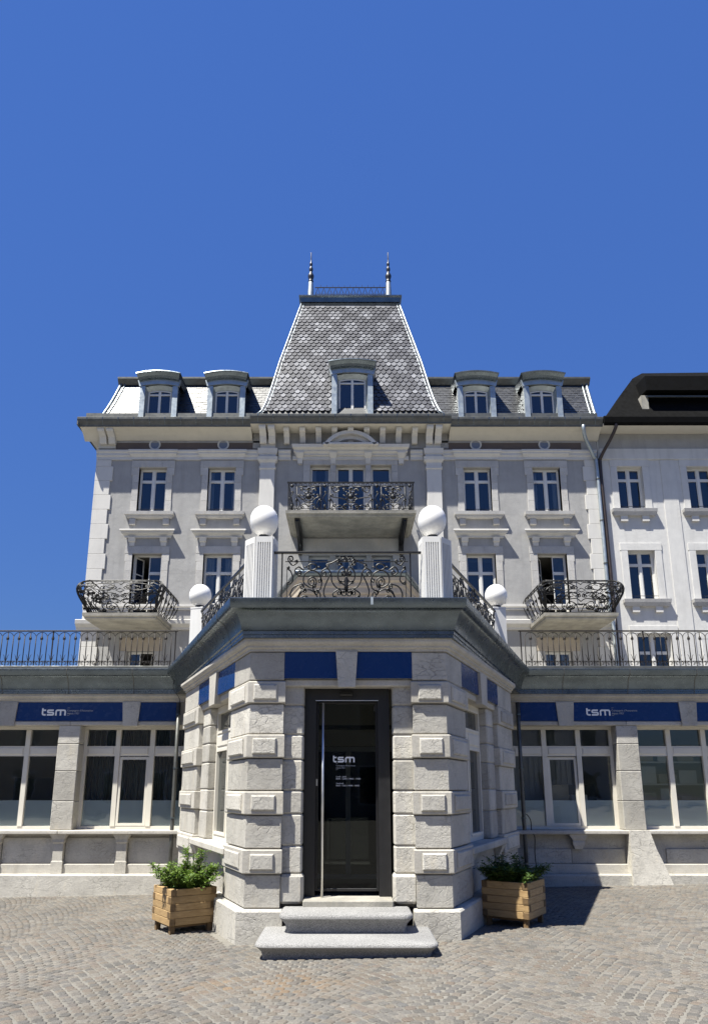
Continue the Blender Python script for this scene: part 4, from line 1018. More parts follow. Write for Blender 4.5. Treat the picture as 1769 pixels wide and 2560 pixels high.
# eaves: soffits, gutters, consoles
for x0, x1, ye, zw, zs, zt_ in ((XL - .54, AX - 3.62, .62, 14.16, 14.44, 14.77), (AX - 3.62, AX + 3.62, .78, 14.47, 14.48, 14.81), (AX + 3.62, XR + .05, .62, 14.16, 14.44, 14.77)):
    ce = zw > 14.3
    # plastered cove from the wall out to the gutter board
    SO = [(-.02, zw)] + ([(.0, zw), (.07, zw + .015), (.11, zw + .05), (.20, zw + .13), (.34, zw + .21), (.50, zw + .26), (ye, zs)] if not ce else [(ye, zs)]) + [(ye, zs + .10), (-.02, zs + .12)]
    obj('soffit', MB().loops([[(x, F - d, z) for d, z in SO] for x in (x0 + .002, x1 - .002)]), 'plaster_cream', hs)
    h_ = zt_ - zs
    P = [(ye - .08, zs + .09), (ye - .03, zs - .005), (ye + .01, zs - .01), (ye + .02, zs + .04), (ye + .05, zs + h_ * .3), (ye + .09, zs + h_ * .5), (ye + .12, zs + h_ * .72), (ye + .125, zt_ - .02), (ye + .10, zt_), (ye - .08, zt_ - .08)]
    gt = obj('gutter', MB().loops([[(x, F - d, z) for d, z in P] for x in ((x0 - (.07 if x0 < -9 else 0)), x1)]), 'zinc_old', hs)
    nb = int((x1 - x0) / .55)
    for k in range(nb):
        x = x0 + (k + .5) * (x1 - x0) / nb; obj('gutter_strap', MB().loops([[(x + e, F - d - .004, z) for d, z in P[3:8]] for e in (-.012, .012)], False, False, False), 'zinc', gt, recalc=False)
obj('gutter', MB().box(XL - .63, XL - .54, F - .72, F + 9, 14.45, 14.77, .03), 'zinc_old', hs)
obj('soffit', MB().box(XL - .54, XL, F + .03, F + 9, 14.45, 14.5), 'plaster_cream', hs)
obj('frieze_wall', MB().box(AX - 3.6, AX + 3.6, F - .03, F + .01, 13.86, 14.466), 'plaster_grey', hs)
CON = [(0, 0), (.0, .44), (.58, .44), (.58, .36), (.54, .30), (.40, .26), (.28, .18), (.20, .02), (.17, -.02), (.10, -.03)]
def modillion(x, zt, w_=.10, sc=1.0, y=F):
    return obj('modillion', MB().prism_x([(y - .0 + .01 - d * sc, zt - .44 * sc + z * sc) for d, z in CON], x - w_, x + w_), 'plaster_trim', hs)
for k in range(-4, 5): modillion(AX + k * .585, 14.466)
for s_ in (-1, 1):
    for e in (-.16, .16): modillion(AX + s_ * 3.03 + e, 14.466, .12, 1.1, F - .1)
for e in (-8.98, -8.66): modillion(e, 14.45, .12, 1.0)
obj('corner_block', MB().box(XL - .02, -8.56, F - .04, F + .01, 13.86, 14.18), 'plaster_cream', hs)
# pediment over the triple window
P = [(-.02, 13.54), (.14, 13.54), (.14, 13.60), (.22, 13.65), (.22, 13.72), (.33, 13.77), (.36, 13.88), (-.02, 13.88)]
pd = obj('pediment', MB().loops([[(AX + s_ * (1.98 + d * .45), F - d, z) for d, z in P] for s_ in (-1, 1)]), 'plaster_trim', hs)
obj('pediment_frieze', MB().box(AX - 2.12, AX + 2.12, F - .07, F + .01, 13.40, 13.538), 'plaster_trim', hs)
def seg(R_, zc, a0, y): return [(AX + R_ * math.sin(math.radians(a0 * (k / 10 - 1))), y, zc + R_ * math.cos(math.radians(a0 * (k / 10 - 1)))) for k in range(21)]
zc = 13.23
for (R0, R1, d, A) in ((.86, 1.00, .34, 53), (1.0, 1.13, .50, 57)):
    mb = MB(); n = 21
    L = [seg(R0, zc, A, F - d), seg(R1, zc, A, F - d), seg(R1, zc, A, F + .01), seg(R0, zc, A, F + .01)]
    mb.loops([[L[j][i] for j in range(4)] for i in range(n)]); obj('pediment_arch', mb, 'plaster_trim', hs)
obj('pediment_base', MB().box(AX - 1.0, AX + 1.0, F - .50, F + .01, 13.80, 13.878, .01), 'plaster_trim', pd)
mb = MB(); s0 = seg(.88, zc, 50, F - .12); mb.add([(AX, F - .12, 13.6)] + s0, [(0, i, i + 1) for i in range(1, 21)]); obj('tympanum', mb, 'plaster_grey', hs, recalc=False)
mb = MB(); L = [seg(.70, zc + .0, 30, F - q) for q in (.20, .11)]
mb.loops([[(AX - .45, F - q, 13.882)] + [(x, y, max(13.883, z)) for x, y, z in seg(.86, zc - .05, 32, F - q)] + [(AX + .45, F - q, 13.882)] for q in (.17, .115)]); obj('tympanum_panel', mb, 'plaster_trim', hs)
for e in (-1.85, -.635, .635, 1.85):
    x = AX + e; mb = MB(); mb.loops([[(x - b, F, z), (x + b, F, z), (x + b, F - d, z), (x - b, F - d, z)] for z, b, d in ((13.26, .09, .06), (13.45, .10, .10), (13.50, .13, .16), (13.60, .14, .24), (13.64, .15, .24))])
    c_ = obj('console', mb, 'plaster_trim', pd)
    for k in range(3): obj('gutta', MB().box(x - .07 + k * .055, x - .04 + k * .055, F - .065, F - .01, 13.215, 13.258), 'plaster_trim', c_)
# triple windows
for i, (a, b) in enumerate(TRI3):
    wn = casement(hs, a, b, 10.63, 13.2, F + .2, mull=(i == 1), tr=12.55)
    w2 = casement(hs, a, b, 8.15, 9.72, F + .2, mull=(i == 1), tr=9.2, half_open=None)
obj('lintel', MB().box(AX - 1.73, AX + 1.73, F - .04, F + .02, 13.205, 13.395, .006), 'surround_stone', hs)
obj('lintel', MB().box(AX - 1.73, AX + 1.73, F - .04, F + .02, 9.725, 10.35, .006), 'surround_stone', hs)
for z0, z1 in ((10.6, 12.95), (12.954, 13.2), (7.9, 9.4), (9.404, 9.72)):
    for a, b in ((AX - 1.73, AX - 1.48), (AX - .74, AX - .535), (AX + .545, AX + .74), (AX + 1.49, AX + 1.73)):
        obj('jamb', MB().box(a, b, F - .03, F + .02, z0, z1, .006), 'surround_stone', hs)

# middle balcony
YBc = F - 2.1
cb = obj('balcony', MB().loops([[(AX - 2.14 + e, y, z) for e, y, z in ()] or [(AX - w_, YBc + i, z), (AX + w_, YBc + i, z), (AX + w_, F, z), (AX - w_, F, z)] for z, w_, i in ((10.40, 2.02, .10), (10.44, 2.07, .06), (10.47, 2.07, .06), (10.50, 2.15, 0), (10.60, 2.16, -.01))]), 'concrete', hs, label='concrete balcony slab with black scrollwork railing above the pediment door')
for s_ in (-1, 1):                                        # iron brackets under it
    x = AX + s_ * 1.78; mb = MB()
    mb.prism_x([(YBc + .18, 10.40), (F, 10.40), (F, 9.75), (F - .12, 9.75), (F - .20, 10.05), (F - .7, 10.22), (YBc + .22, 10.30)], x - .085, x + .085); obj('iron_bracket', mb, 'iron', cb)
    obj('iron_bracket', MB().tube(catmull([(x, F - .04, 9.72), (x, F - .10, 9.9), (x, F - .35, 10.12), (x, F - 1.2, 10.25), (x, YBc + .2, 10.33)], 5), .05, 6, (1, 0, 0)), 'iron', cb)
zt, zb = 11.62, 10.63; xa, xb = AX - 2.08, AX + 2.08; yb = YBc + .08
obj('top_rail', MB().box(xa - .04, xb + .04, yb - .03, yb + .03, zt - .02, zt + .02), 'iron', cb); bar(cb, (xa, yb, zb), (xb, yb, zb), .014, name='rail')
for z in (zt - .12, zb + .06): bar(cb, (xa, yb, z), (xb, yb, z), .010, name='rail')
for s_ in (-1, 1):
    xx = AX + s_ * 2.08
    for z in (zt, zb): bar(cb, (xx, yb, z), (xx, F, z), .018, name='rail')
    for k in range(9): bar(cb, (xx, yb + .22 * (k + 1), zb), (xx, yb + .22 * (k + 1), zt), .009, name='bar')
    mb = MB(); Sd = scroll([(0, .1), (.35, .3), (.1, .6), (.5, .85)], .08, 1, .08, -1)
    for q in (0.3, 1.2): mb.tube([(xx, yb + q + a, zb + b) for a, b in Sd], .012, 4, (1, 0, 0))
    obj('scroll', mb, 'iron', cb, True)
PX = [-2.08, -1.84, -.97, -.76, .76, .97, 1.84, 2.08]
for p in PX: bar(cb, (AX + p, yb, zb), (AX + p, yb, zt), .013, name='post')
for p in (-1.96, -.865, .865, 1.96):                      # ornamental uprights
    mb = MB(); x = AX + p
    mb.tube([(x + a, yb, zb + b) for a, b in scroll([(0, .04), (.06, .2), (-.05, .42), (.05, .62)], .03, 1, .04, 1)], .017, 4); mb.lathe((x, yb, zb + .86), [(.001, -.06), (.05, -.02), (.06, .02), (.03, .06), (.001, .08)], 8, .5)
    mb.lathe((x, yb, zb + .12), [(.001, -.09), (.045, -.06), (.03, 0), (.05, .06), (.001, .1)], 8, .5); obj('upright_ornament', mb, 'iron', cb, True)
for c0, hw in ((-1.405, .40), (0.0, .70), (1.405, .40)):
    x = AX + c0; zc = zb + .48
    mb = MB(); mb.lathe((0, 0, 0), [(.001, .06), (.05, .055), (.085, .03), (.10, 0), (.001, -.02)], 12); mb.v = [(x + a, yb - b_, zc + c_) for a, c_, b_ in mb.v]; obj('rosette', mb, 'iron', cb, True)
    st = [circ(0, 0, .155, None, 0, 360, 20)]
    for k in range(10):
        a = 2 * PI * (k + .5) / 10
        if math.sin(a) < -.75: continue
        st.append([(.10 * math.cos(a), .10 * math.sin(a)), (.2 * math.cos(a + .15), .2 * math.sin(a + .15)), (.27 * math.cos(a + .05), .25 * math.sin(a + .05))])
    st += [[(0, -.16), (0, -.44)], [(0, .16), (0, .34)]]
    for s_ in (-1, 1):
        q = [scroll([(0, -.36), (.10, -.26), (.22, -.28), (.25, -.36)], 0, 1, .055, -1), scroll([(0, -.20), (.12, -.18), (.2, -.08), (hw - .07, 0)], 0, 1, .05, 1), scroll([(0, .30), (.09, .25), (.2, .30)], .04, 1, .05, -1), scroll([(hw - .05, -.42), (hw - .12, -.25), (hw - .05, -.1)], .04, -1, .05, -1)]
        if hw > .5: q += [scroll([(hw - .06, .3), (hw - .16, .16), (hw - .30, .22)], .05, 1, .07, -1), scroll([(.2, -.4), (.36, -.3), (.5, -.36)], .04, 1, .06, 1), [(.12, -.34), (.3, -.34), (.3, -.4), (.42, -.4)]]
        q += [[(hw - .01, -.44), (hw - .01, .36)], [(hw - .04, .36), (.05, .36)]]
        st += [[(s_ * a, b) for a, b in S] for S in q]
    for S in st:
        mb = MB(); mb.tube([(x + a, yb, zc + b) for a, b in S], .0195, 4); obj('scroll', mb, 'iron', cb, True)
# small palmettes below the top rail
for k in range(26):
    x = xa + (k + .5) * (xb - xa) / 26; mb = MB(); mb.tube([(x + a, yb, zt - .115 + b) for a, b in circ(0, 0, .05, .085, 0, 180, 6)], .009, 4); obj('palmette', mb, 'iron', cb, True)

# bellied balconies of the outer windows
def belly(v): return .30 * math.sin(PI * min(1, max(0, v)) ** .62) ** 1.2
def bombe(xc, hw, label):
    yf = F - 2.0; zs = 7.15; H_ = 1.06
    bl = obj('balcony', MB().loops([[(xc - w_, yf + i, z), (xc + w_, yf + i, z), (xc + w_, F, z), (xc - w_, F, z)] for z, w_, i in ((6.93, hw - .10, .10), (6.98, hw - .05, .05), (7.02, hw - .05, .05), (7.05, hw, 0), (7.15, hw + .01, -.01))]), 'concrete', hs, label=label)
    i0 = .12                                                # railing line inside the slab edge
    x0, x1, y1 = xc - hw + i0, xc + hw - i0, yf + i0
    Lx, Ly = x1 - x0, F - y1
    def mp(s, v):                                           # s: 0..1 left side, 1..2 front, 2..3 right side
        b = belly(1 - v); z = zs + .04 + v * H_
        if s <= 1: return (x0 - b, F - s * (Ly) - b * s, z)
        if s <= 2: return (x0 - b + (Lx + 2 * b) * (s - 1), y1 - b, z)
        return (x1 + b, y1 - b + (s - 2) * (Ly + b), z)
    def stroke(S, r=.0175, name='scroll'):
        pts = [mp(a, b) for a, b in S]; mb = MB(); mb.tube(pts, r, 4, (0.2, 1, 0)); obj(name, mb, 'iron', bl, True)
    for v, r in ((1.0, .022), (.93, .010), (.0, .016)): stroke([(s, v) for s in (0, .5, .999, 1.001, 1.25, 1.5, 1.75, 1.999, 2.001, 2.5, 3)], r, 'top_rail' if v == 1 else 'rail')
    for s_ in (0.02, 1.0, 2.0, 2.98): stroke([(s_, k / 12) for k in range(13)], .03 if s_ in (1.0, 2.0) else .016, 'post')
    for s_ in (1.0, 2.0):                                   # acanthus sheaths on the corners
        for e in (-.05, -.03, .03, .05): stroke([(s_ + e * math.sin(PI * k / 10) * (1 + .4 * k / 10), .05 + .85 * k / 10) for k in range(11)], .022, 'leaf')
    fr = []                                                # front field 0..1 half, mirrored
    fr += [scroll([(.02, .02), (.06, .22), (.15, .30), (.20, .16)], 0, 1, .07, -1, turns=1.6), scroll([(.0, .30), (.06, .38), (.16, .36)], 0, 1, .05, 1), scroll([(.02, .48), (.12, .55), (.26, .50), (.34, .34)], .04, 1, .06, -1)]
    fr += [scroll([(.05, .72), (.16, .85), (.32, .80), (.42, .62)], .05, 1, .07, -1), scroll([(.30, .04), (.36, .25), (.30, .42)], .05, -1, .05, 1), scroll([(.44, .06), (.40, .26), (.46, .46)], .04, 1, .04, -1)]
    fr += [scroll([(.10, .66), (.22, .62), (.34, .70)], .03, -1, .04, 1), scroll([(.40, .86), (.46, .74), (.44, .60)], .03, 1, .03, 1), scroll([(.22, .05), (.26, .16), (.24, .26)], .03, 1, .03, -1), scroll([(.36, .50), (.44, .52), (.46, .60)], .03, -1, .02, 1)]
    fr += [[(.0, .56), (.05, .62), (.0, .68)], scroll([(.0, .80), (.04, .88), (.10, .86)], 0, 1, .03, 1), [(.18, .45), (.25, .60), (.22, .75)], [(.28, .30), (.20, .40), (.26, .46)], [(.38, .14), (.44, .16), (.48, .10)]]
    for S in fr:
        for sg in (-1, 1): stroke([(1.5 + sg * min(a, .49), b) for a, b in S])
    rb = random.Random(int(abs(xc) * 100))
    for k in range(26):                                    # vine leaves and tendrils woven through
        a0, b0 = rb.uniform(.06, .46), rb.uniform(.08, .86); an = rb.uniform(0, 6.28); L_ = rb.uniform(.05, .09)
        S = scroll([(a0, b0), (a0 + L_ * .5 * math.cos(an), b0 + L_ * math.sin(an)), (a0 + L_ * math.cos(an + .6), b0 + 1.5 * L_ * math.sin(an + .6))], 0, 1, .022, rb.choice((-1, 1)))
        for sg in (-1, 1): stroke([(1.5 + sg * max(.0, min(a, .48)), max(.02, min(b, .92))) for a, b in S], .012, 'tendril')
    for k in range(5):
        for (s0, sg) in ((.1, 1), (2.9, -1)):
            u = k * .18; A = scroll([(u, .03), (u + .06, .3), (u + .12, .5), (u + .04, .7)], .035, 1, .05, -1); B_ = scroll([(u + .14, .06), (u + .05, .25), (u + .1, .42)], .03, -1, .04, 1); C_ = scroll([(u, .88), (u + .08, .78), (u + .15, .86)], .03, 1, .03, 1)
            for S in (A, B_, C_): stroke([(s0 + sg * a, max(.01, min(.95, b))) for a, b in S])
    for S in (scroll([(.0, .9), (.06, .96), (.12, .95)], 0, 1, .02, 1),):
        for k in range(8): stroke([(1.06 + k * .115 + a * .5, min(b, .99)) for a, b in S], .009, 'key_ornament')
    return bl
bombe(-7.28, 1.20, 'bellied iron balcony at the left outer window'); bombe(7.44, 1.18, 'bellied iron balcony at the right outer window')

# canted bay on the terrace behind the front railing
yb0, yb1 = 21.0, F; hb0, hb1 = 1.52, 2.62
BL = [(AX - hb1, yb1), (AX - hb0, yb0), (AX + hb0, yb0), (AX + hb1, yb1)]
by = obj('bay', MB().loops([[(x, y, z) for x, y in offset_line(BL, -.25)[:4]] for z in (3.8, 7.75)]), 'room_pale', hs, label='canted ochre stone bay on the terrace')
obj('bay_gutter', sweep([(-.3, 7.86), (.10, 7.86), (.16, 7.90), (.20, 7.96), (.20, 8.02), (.15, 8.08), (.08, 8.10), (-.3, 8.12)], BL, 0, 3), 'zinc', by, True, angle=50)
obj('bay_cornice', sweep([(-.25, 7.35), (.0, 7.35), (.02, 7.40), (.02, 7.55), (.05, 7.60), (.05, 7.70), (.10, 7.76), (.12, 7.858), (-.25, 7.858)], BL, 0, 3), 'stone_ochre', by)
obj('bay_roof', MB().loops([[(x, y, z) for x, y in offset_line(BL, o)] for o, z in ((-.25, 8.10), (-.5, 8.14))]), 'zinc', by)
for i in range(3):
    a, b = Vector(BL[i]), Vector(BL[i + 1]); n = 3 if i == 1 else 2; t_ = (b - a); L = t_.length; t_.normalize(); o_ = Vector((t_.y, -t_.x))
    T = lambda u, d, z, a=a, t_=t_, o_=o_: (a.x + t_.x * u + o_.x * d, a.y + t_.y * u + o_.y * d, z)
    for k in range(n + 1):
        u = L * k / n; obj('bay_pier', MB(T).box(max(0, u - .16), min(L, u + .16), -.24, -.02, 3.8, 6.9, .01), 'stone_ochre', by)
    for k in range(n):                                     # arched heads between the piers
        u0, u1 = L * k / n + .16, L * (k + 1) / n - .16; uc, r_ = (u0 + u1) / 2, (u1 - u0) / 2
        A = [(uc - r_ * math.cos(PI * q / 12), 6.72 + .45 * math.sin(PI * q / 12)) for q in range(13)]
        mb = MB(T); P_ = [(u0 - .16, 6.72), *A, (u1 + .16, 6.72), (u1 + .16, 7.348), (u0 - .16, 7.348)]
        mb.loops([[(u, d, z) for u, z in P_] for d in (-.20, -.03)]); obj('bay_arch', mb, 'stone_ochre', by)
        obj('bay_pane', MB(T).box(u0, u1, -.23, -.21, 3.8, 7.25), 'glass_shop', by)

# ------------------------------------------------------------------ roofs
def slate_rows(name, parent, xlo, xhi, pt, t0, t1, row, wd, mat='slate_row', shape='rect', split=0, xc=0.0, proud=.016, skip=()):
    """courses of slates on a slope; pt(t) -> (y,z), xlo(t)/xhi(t) = limits"""
    n = int((t1 - t0) / row); big = MB(); out = []
    for r in range(n):
        ta, tb = t0 + r * row, t0 + (r + 1.35) * row
        tb = min(tb, t1); ya, za = pt(ta); y2, z2 = pt(tb); dy, dz = y2 - ya, z2 - za; ln = math.hypot(dy, dz); ny, nz = -dz / ln, dy / ln
        k0 = int((xlo(ta) - xc) / wd) - 1; k1 = int((xhi(ta) - xc) / wd) + 2
        for k in range(k0, k1):
            x = xc + (k + (.5 if r % 2 else 0)) * wd; a, b = x - wd * .475, x + wd * .475
            lo, hi = xlo(ta) + .01, xhi(ta) - .01
            if b <= lo + .03 or a >= hi - .03: continue
            if any(sx - sw < x < sx + sw and za < sz for sx, sw, sz in skip): continue
            cut = a < lo or b > hi; a, b = max(a, lo), min(b, hi)
            j = random.uniform(-.004, .006); pr = proud + j
            def P(u, v, d):                                # u in x, v 0 bottom..1 top
                return (u, ya + dy * v + ny * d, za + dz * v + nz * d)
            w_ = b - a
            if shape == 'rect' or cut: ol = [(a, 0), (b, 0), (b, 1), (a, 1)]
            else: ol = [(a + w_ * .40, 0), (a + w_ * .60, 0), (a + w_ * .84, .15), (b, .42), (b, 1), (a, 1), (a, .42), (a + w_ * .16, .15)]
            top = [P(u, v, pr * (1 - .8 * v) + .004) for u, v in ol]; bot = [P(u, v, pr * (1 - .8 * v) - .012) for u, v in ol]
            c_ = 2 * k + r % 2; lt = False
            for oc, orr in ((0, 0), (6, 4)):
                dc = ((c_ - oc + 6) % 12 - 6) / 2; drr = (r - orr + 4) % 8 - 4
                if abs(dc) + abs(drr) <= 1.6: lt = True
            if random.random() < .07: lt = not lt
            out.append((top, bot, (ta, x), 'slate_light' if (lt and mat == 'slate') else mat))
    out.sort(key=lambda q: (abs(q[2][0] - (t0 + t1) * .32) + abs(q[2][1] - xc) * .12 if split else 0))
    bigs = {}
    for i, (top, bot, _, mt) in enumerate(out):
        if i < split: obj('slate', MB().loops([bot, top], False, True), mt, parent, recalc=False)
        else: bigs.setdefault(mt, MB()).loops([bot, top], False, True)
    for mt, b_ in bigs.items(): obj(name, b_, mt, parent, kind='stuff', recalc=False)
# mansard: bottom (F-.55, 14.5) .. top (F+.30, 16.72)
ZM0, ZM1 = 14.55, 16.70
def mpt(t): return (F - .50 + .83 * t - .10 * math.sin(PI * t) * (0) + .10 * (1 - t) ** 3 * -1, ZM0 + (ZM1 - ZM0) * t)
MXL = lambda t: -9.03 + .36 * t - .12 * (1 - t) ** 3; MXR = lambda t: 9.06 + .03 * t
mr = obj('mansard_roof', MB().loops([[(MXL(t) + .03, mpt(t)[0] + .02, mpt(t)[1]), (MXR(t) - .03, mpt(t)[0] + .02, mpt(t)[1]), (MXR(t) - .03, F + 9.5, mpt(t)[1]), (MXL(t) + .03, F + 9.5, mpt(t)[1])] for t in (0, .1, .25, .5, .75, 1)]), 'slate_row', hs)
slate_rows('slates', mr, MXL, lambda t: AX - 2.6, mpt, .02, 1.0, .058, .23, xc=-6, skip=((-6.94, .62, 16.0), (-4.46, .62, 16.0)))
slate_rows('slates', mr, lambda t: AX + 2.6, MXR, mpt, .02, 1.0, .058, .23, xc=6, skip=((4.70, .62, 16.0), (7.13, .62, 16.0)))
for s_ in (-1, 1):                                         # zinc hips
    X_ = MXL if s_ < 0 else MXR; P = [(X_(k / 8), mpt(k / 8)[0] - .02, mpt(k / 8)[1]) for k in range(9)]
    mb = MB(); mb.tube(P, .055, 6, (0, 1, 0)); obj('hip_flashing', mb, 'zinc_bright', mr, True)
    mb = MB(); mb.tube([(x + s_ * -.16, y - .005, z) for x, y, z in P], .03, 5, (0, 1, 0)); obj('hip_flashing', mb, 'zinc_bright', mr, True)
for x0, x1 in ((MXL(1) - .10, AX - 2.3), (AX + 2.3, MXR(1) + .12)):
    P = [(F + .40, 16.66), (F + .30, 16.68), (F + .20, 16.80), (F + .15, 16.86), (F + .15, 16.93), (F + .19, 16.95), (F + .5, 16.98)]
    obj('roof_coping', MB().loops([[(x, y, z) for y, z in P] for x in (x0, x1)]), 'zinc_old', mr)
obj('coping_side', MB().box(MXL(1) - .10, MXL(1) + .1, F + .5, F + 9.5, 16.68, 16.95), 'zinc_old', mr)
obj('roof_deck', MB().box(MXL(1) + .1, MXR(1), F + .5, F + 9.5, 16.70, 16.90), 'zinc_old', mr)
# zinc apron over the gutter at the slate foot
for x0, x1 in ((XL - .35, AX - 3.55), (AX + 3.55, XR - .1)):
    obj('snow_board', MB().box(x0, x1, F - .60, F - .57, 14.80, 14.98), 'zinc_old', mr)
    obj('eaves_flashing', MB().add([(x0, F - .68, 14.74), (x1, F - .68, 14.74), (x1, F - .42, 14.86), (x0, F - .42, 14.86)], [(0, 1, 2, 3)]), 'zinc_bright', mr, recalc=False)

# tower roof
TP = [(0.0, 3.36, F - .84, 14.80), (.05, 3.20, F - .72, 15.02), (.11, 3.10, F - .5, 15.46), (.22, 2.97, F - .18, 16.2), (.42, 2.735, F + .35, 17.68), (1.0, 2.03, F + 1.7, 21.29)]
def tw(t):
    for a, b in zip(TP, TP[1:]):
        if t <= b[0]: f = (t - a[0]) / (b[0] - a[0]); return tuple(p + (q - p) * f for p, q in zip(a[1:], b[1:]))
    return TP[-1][1:]
tpt = lambda t: tw(t)[1:]
tr_ = obj('tower_roof', MB().loops([[(AX - h + .03, y + .02, z), (AX + h - .03, y + .02, z), (AX + h - .03, F + 7 - (y - F), z), (AX - h + .03, F + 7 - (y - F), z)] for h, y, z in [tw(p[0]) for p in TP]]), 'slate_row', hs)
slate_rows('slates', tr_, lambda t: AX - tw(t)[0] + .06, lambda t: AX + tw(t)[0] - .06, tpt, .03, .995, .0295, .208, 'slate', 'scale', 300, AX, .05, ((AX + .06, .70, 16.5),))
for s_ in (-1, 1):
    P = [(AX + s_ * h, y - .02, z) for h, y, z in [tw(k / 24) for k in range(25)]]
    mb = MB(); mb.tube(P, .036, 6, (0, 1, 0)); obj('hip_flashing', mb, 'zinc_bright', tr_, True)
    mb = MB(); mb.tube([(x - s_ * .12, y - .01, z) for x, y, z in P], .020, 5, (0, 1, 0)); obj('hip_flashing', mb, 'zinc_bright', tr_, True)
R = lambda h, y0, z: [(AX - h, y0, z), (AX + h, y0, z), (AX + h, F + 5.3 + (F + 1.5 - y0), z), (AX - h, F + 5.3 + (F + 1.5 - y0), z)]
obj('tower_coping', MB().loops([R(2.0, F + 1.72, 21.20), R(2.03, F + 1.66, 21.30), R(2.06, F + 1.60, 21.32), R(2.08, F + 1.56, 21.50), R(2.13, F + 1.50, 21.54), R(2.13, F + 1.50, 21.585), R(2.0, F + 1.65, 21.60)]), 'zinc', tr_)
for s_ in (-1, 1):
    x = AX - .03 + s_ * 1.65; SP = [(.001, -.05), (.135, -.05), (.135, 0), (.12, .35), (.10, .78), (.095, .80), (.115, .84), (.09, .90), (.10, .98), (.12, 1.03), (.13, 1.12), (.09, 1.22), (.06, 1.28), (.055, 1.34), (.085, 1.40), (.08, 1.5), (.045, 1.56), (.04, 1.62), (.065, 1.66), (.06, 1.74), (.03, 1.82), (.022, 1.95), (.018, 2.28), (.001, 2.32)]
    SPs = SP
    mb = MB(); mb.lathe((x, F + 2.1, 21.85), [(r, z) for r, z in SPs[:6]], 16); sp = obj('spire', mb, 'zinc_bright', tr_, True, angle=50)
    mb = MB(); mb.lathe((x, F + 2.1, 21.85), [(r, z) for r, z in SPs[6:]], 16); obj('spire_knob', mb, 'spire_iron', sp, True, angle=50)
    mb = MB(); mb.lathe((x, F + 2.1, 21.55), [(.17, 0), (.17, .2), (.14, .28)], 12); obj('spire_foot', mb, 'zinc_bright', sp, True, angle=50)
zc0, zc1, yc = 21.75, 22.50, F + 2.1
cr = obj('cresting', MB().box(AX - 1.5, AX + 1.5, yc - .015, yc + .015, zc1 - .12, zc1 - .09).box(AX - 1.5, AX + 1.5, yc - .015, yc + .015, zc0, zc0 + .03), 'iron', tr_)
for k in range(12):
    x = AX - 1.5 + (k + .5) * .25; mb = MB()
    mb.tube([(x - .12, yc, zc0), (x - .10, yc, zc0 + .3), (x, yc, zc1 - .13), (x + .10, yc, zc0 + .3), (x + .12, yc, zc0)], .02, 4)
    mb.tube([(x, yc, zc0), (x, yc, zc0 + .35)], .02, 4); mb.tube([(x + a, yc, zc0 + .2 + b) for a, b in ((-.06, .12), (-.03, .02), (0, 0), (.03, .02), (.06, .12))], .018, 4)
    mb.tube([(x + .125, yc, zc1 - .1), (x + .125, yc, zc1 + .02)], .010, 4); obj('cresting_motif', mb, 'iron', cr)
# flared foot of the middle gutter
obj('eaves_flashing', MB().add([(AX - 3.5, F - .84, 14.78), (AX + 3.5, F - .84, 14.78), (AX + 3.3, F - .55, 14.88), (AX - 3.3, F - .55, 14.88)], [(0, 1, 2, 3)]), 'zinc_bright', tr_, recalc=False)

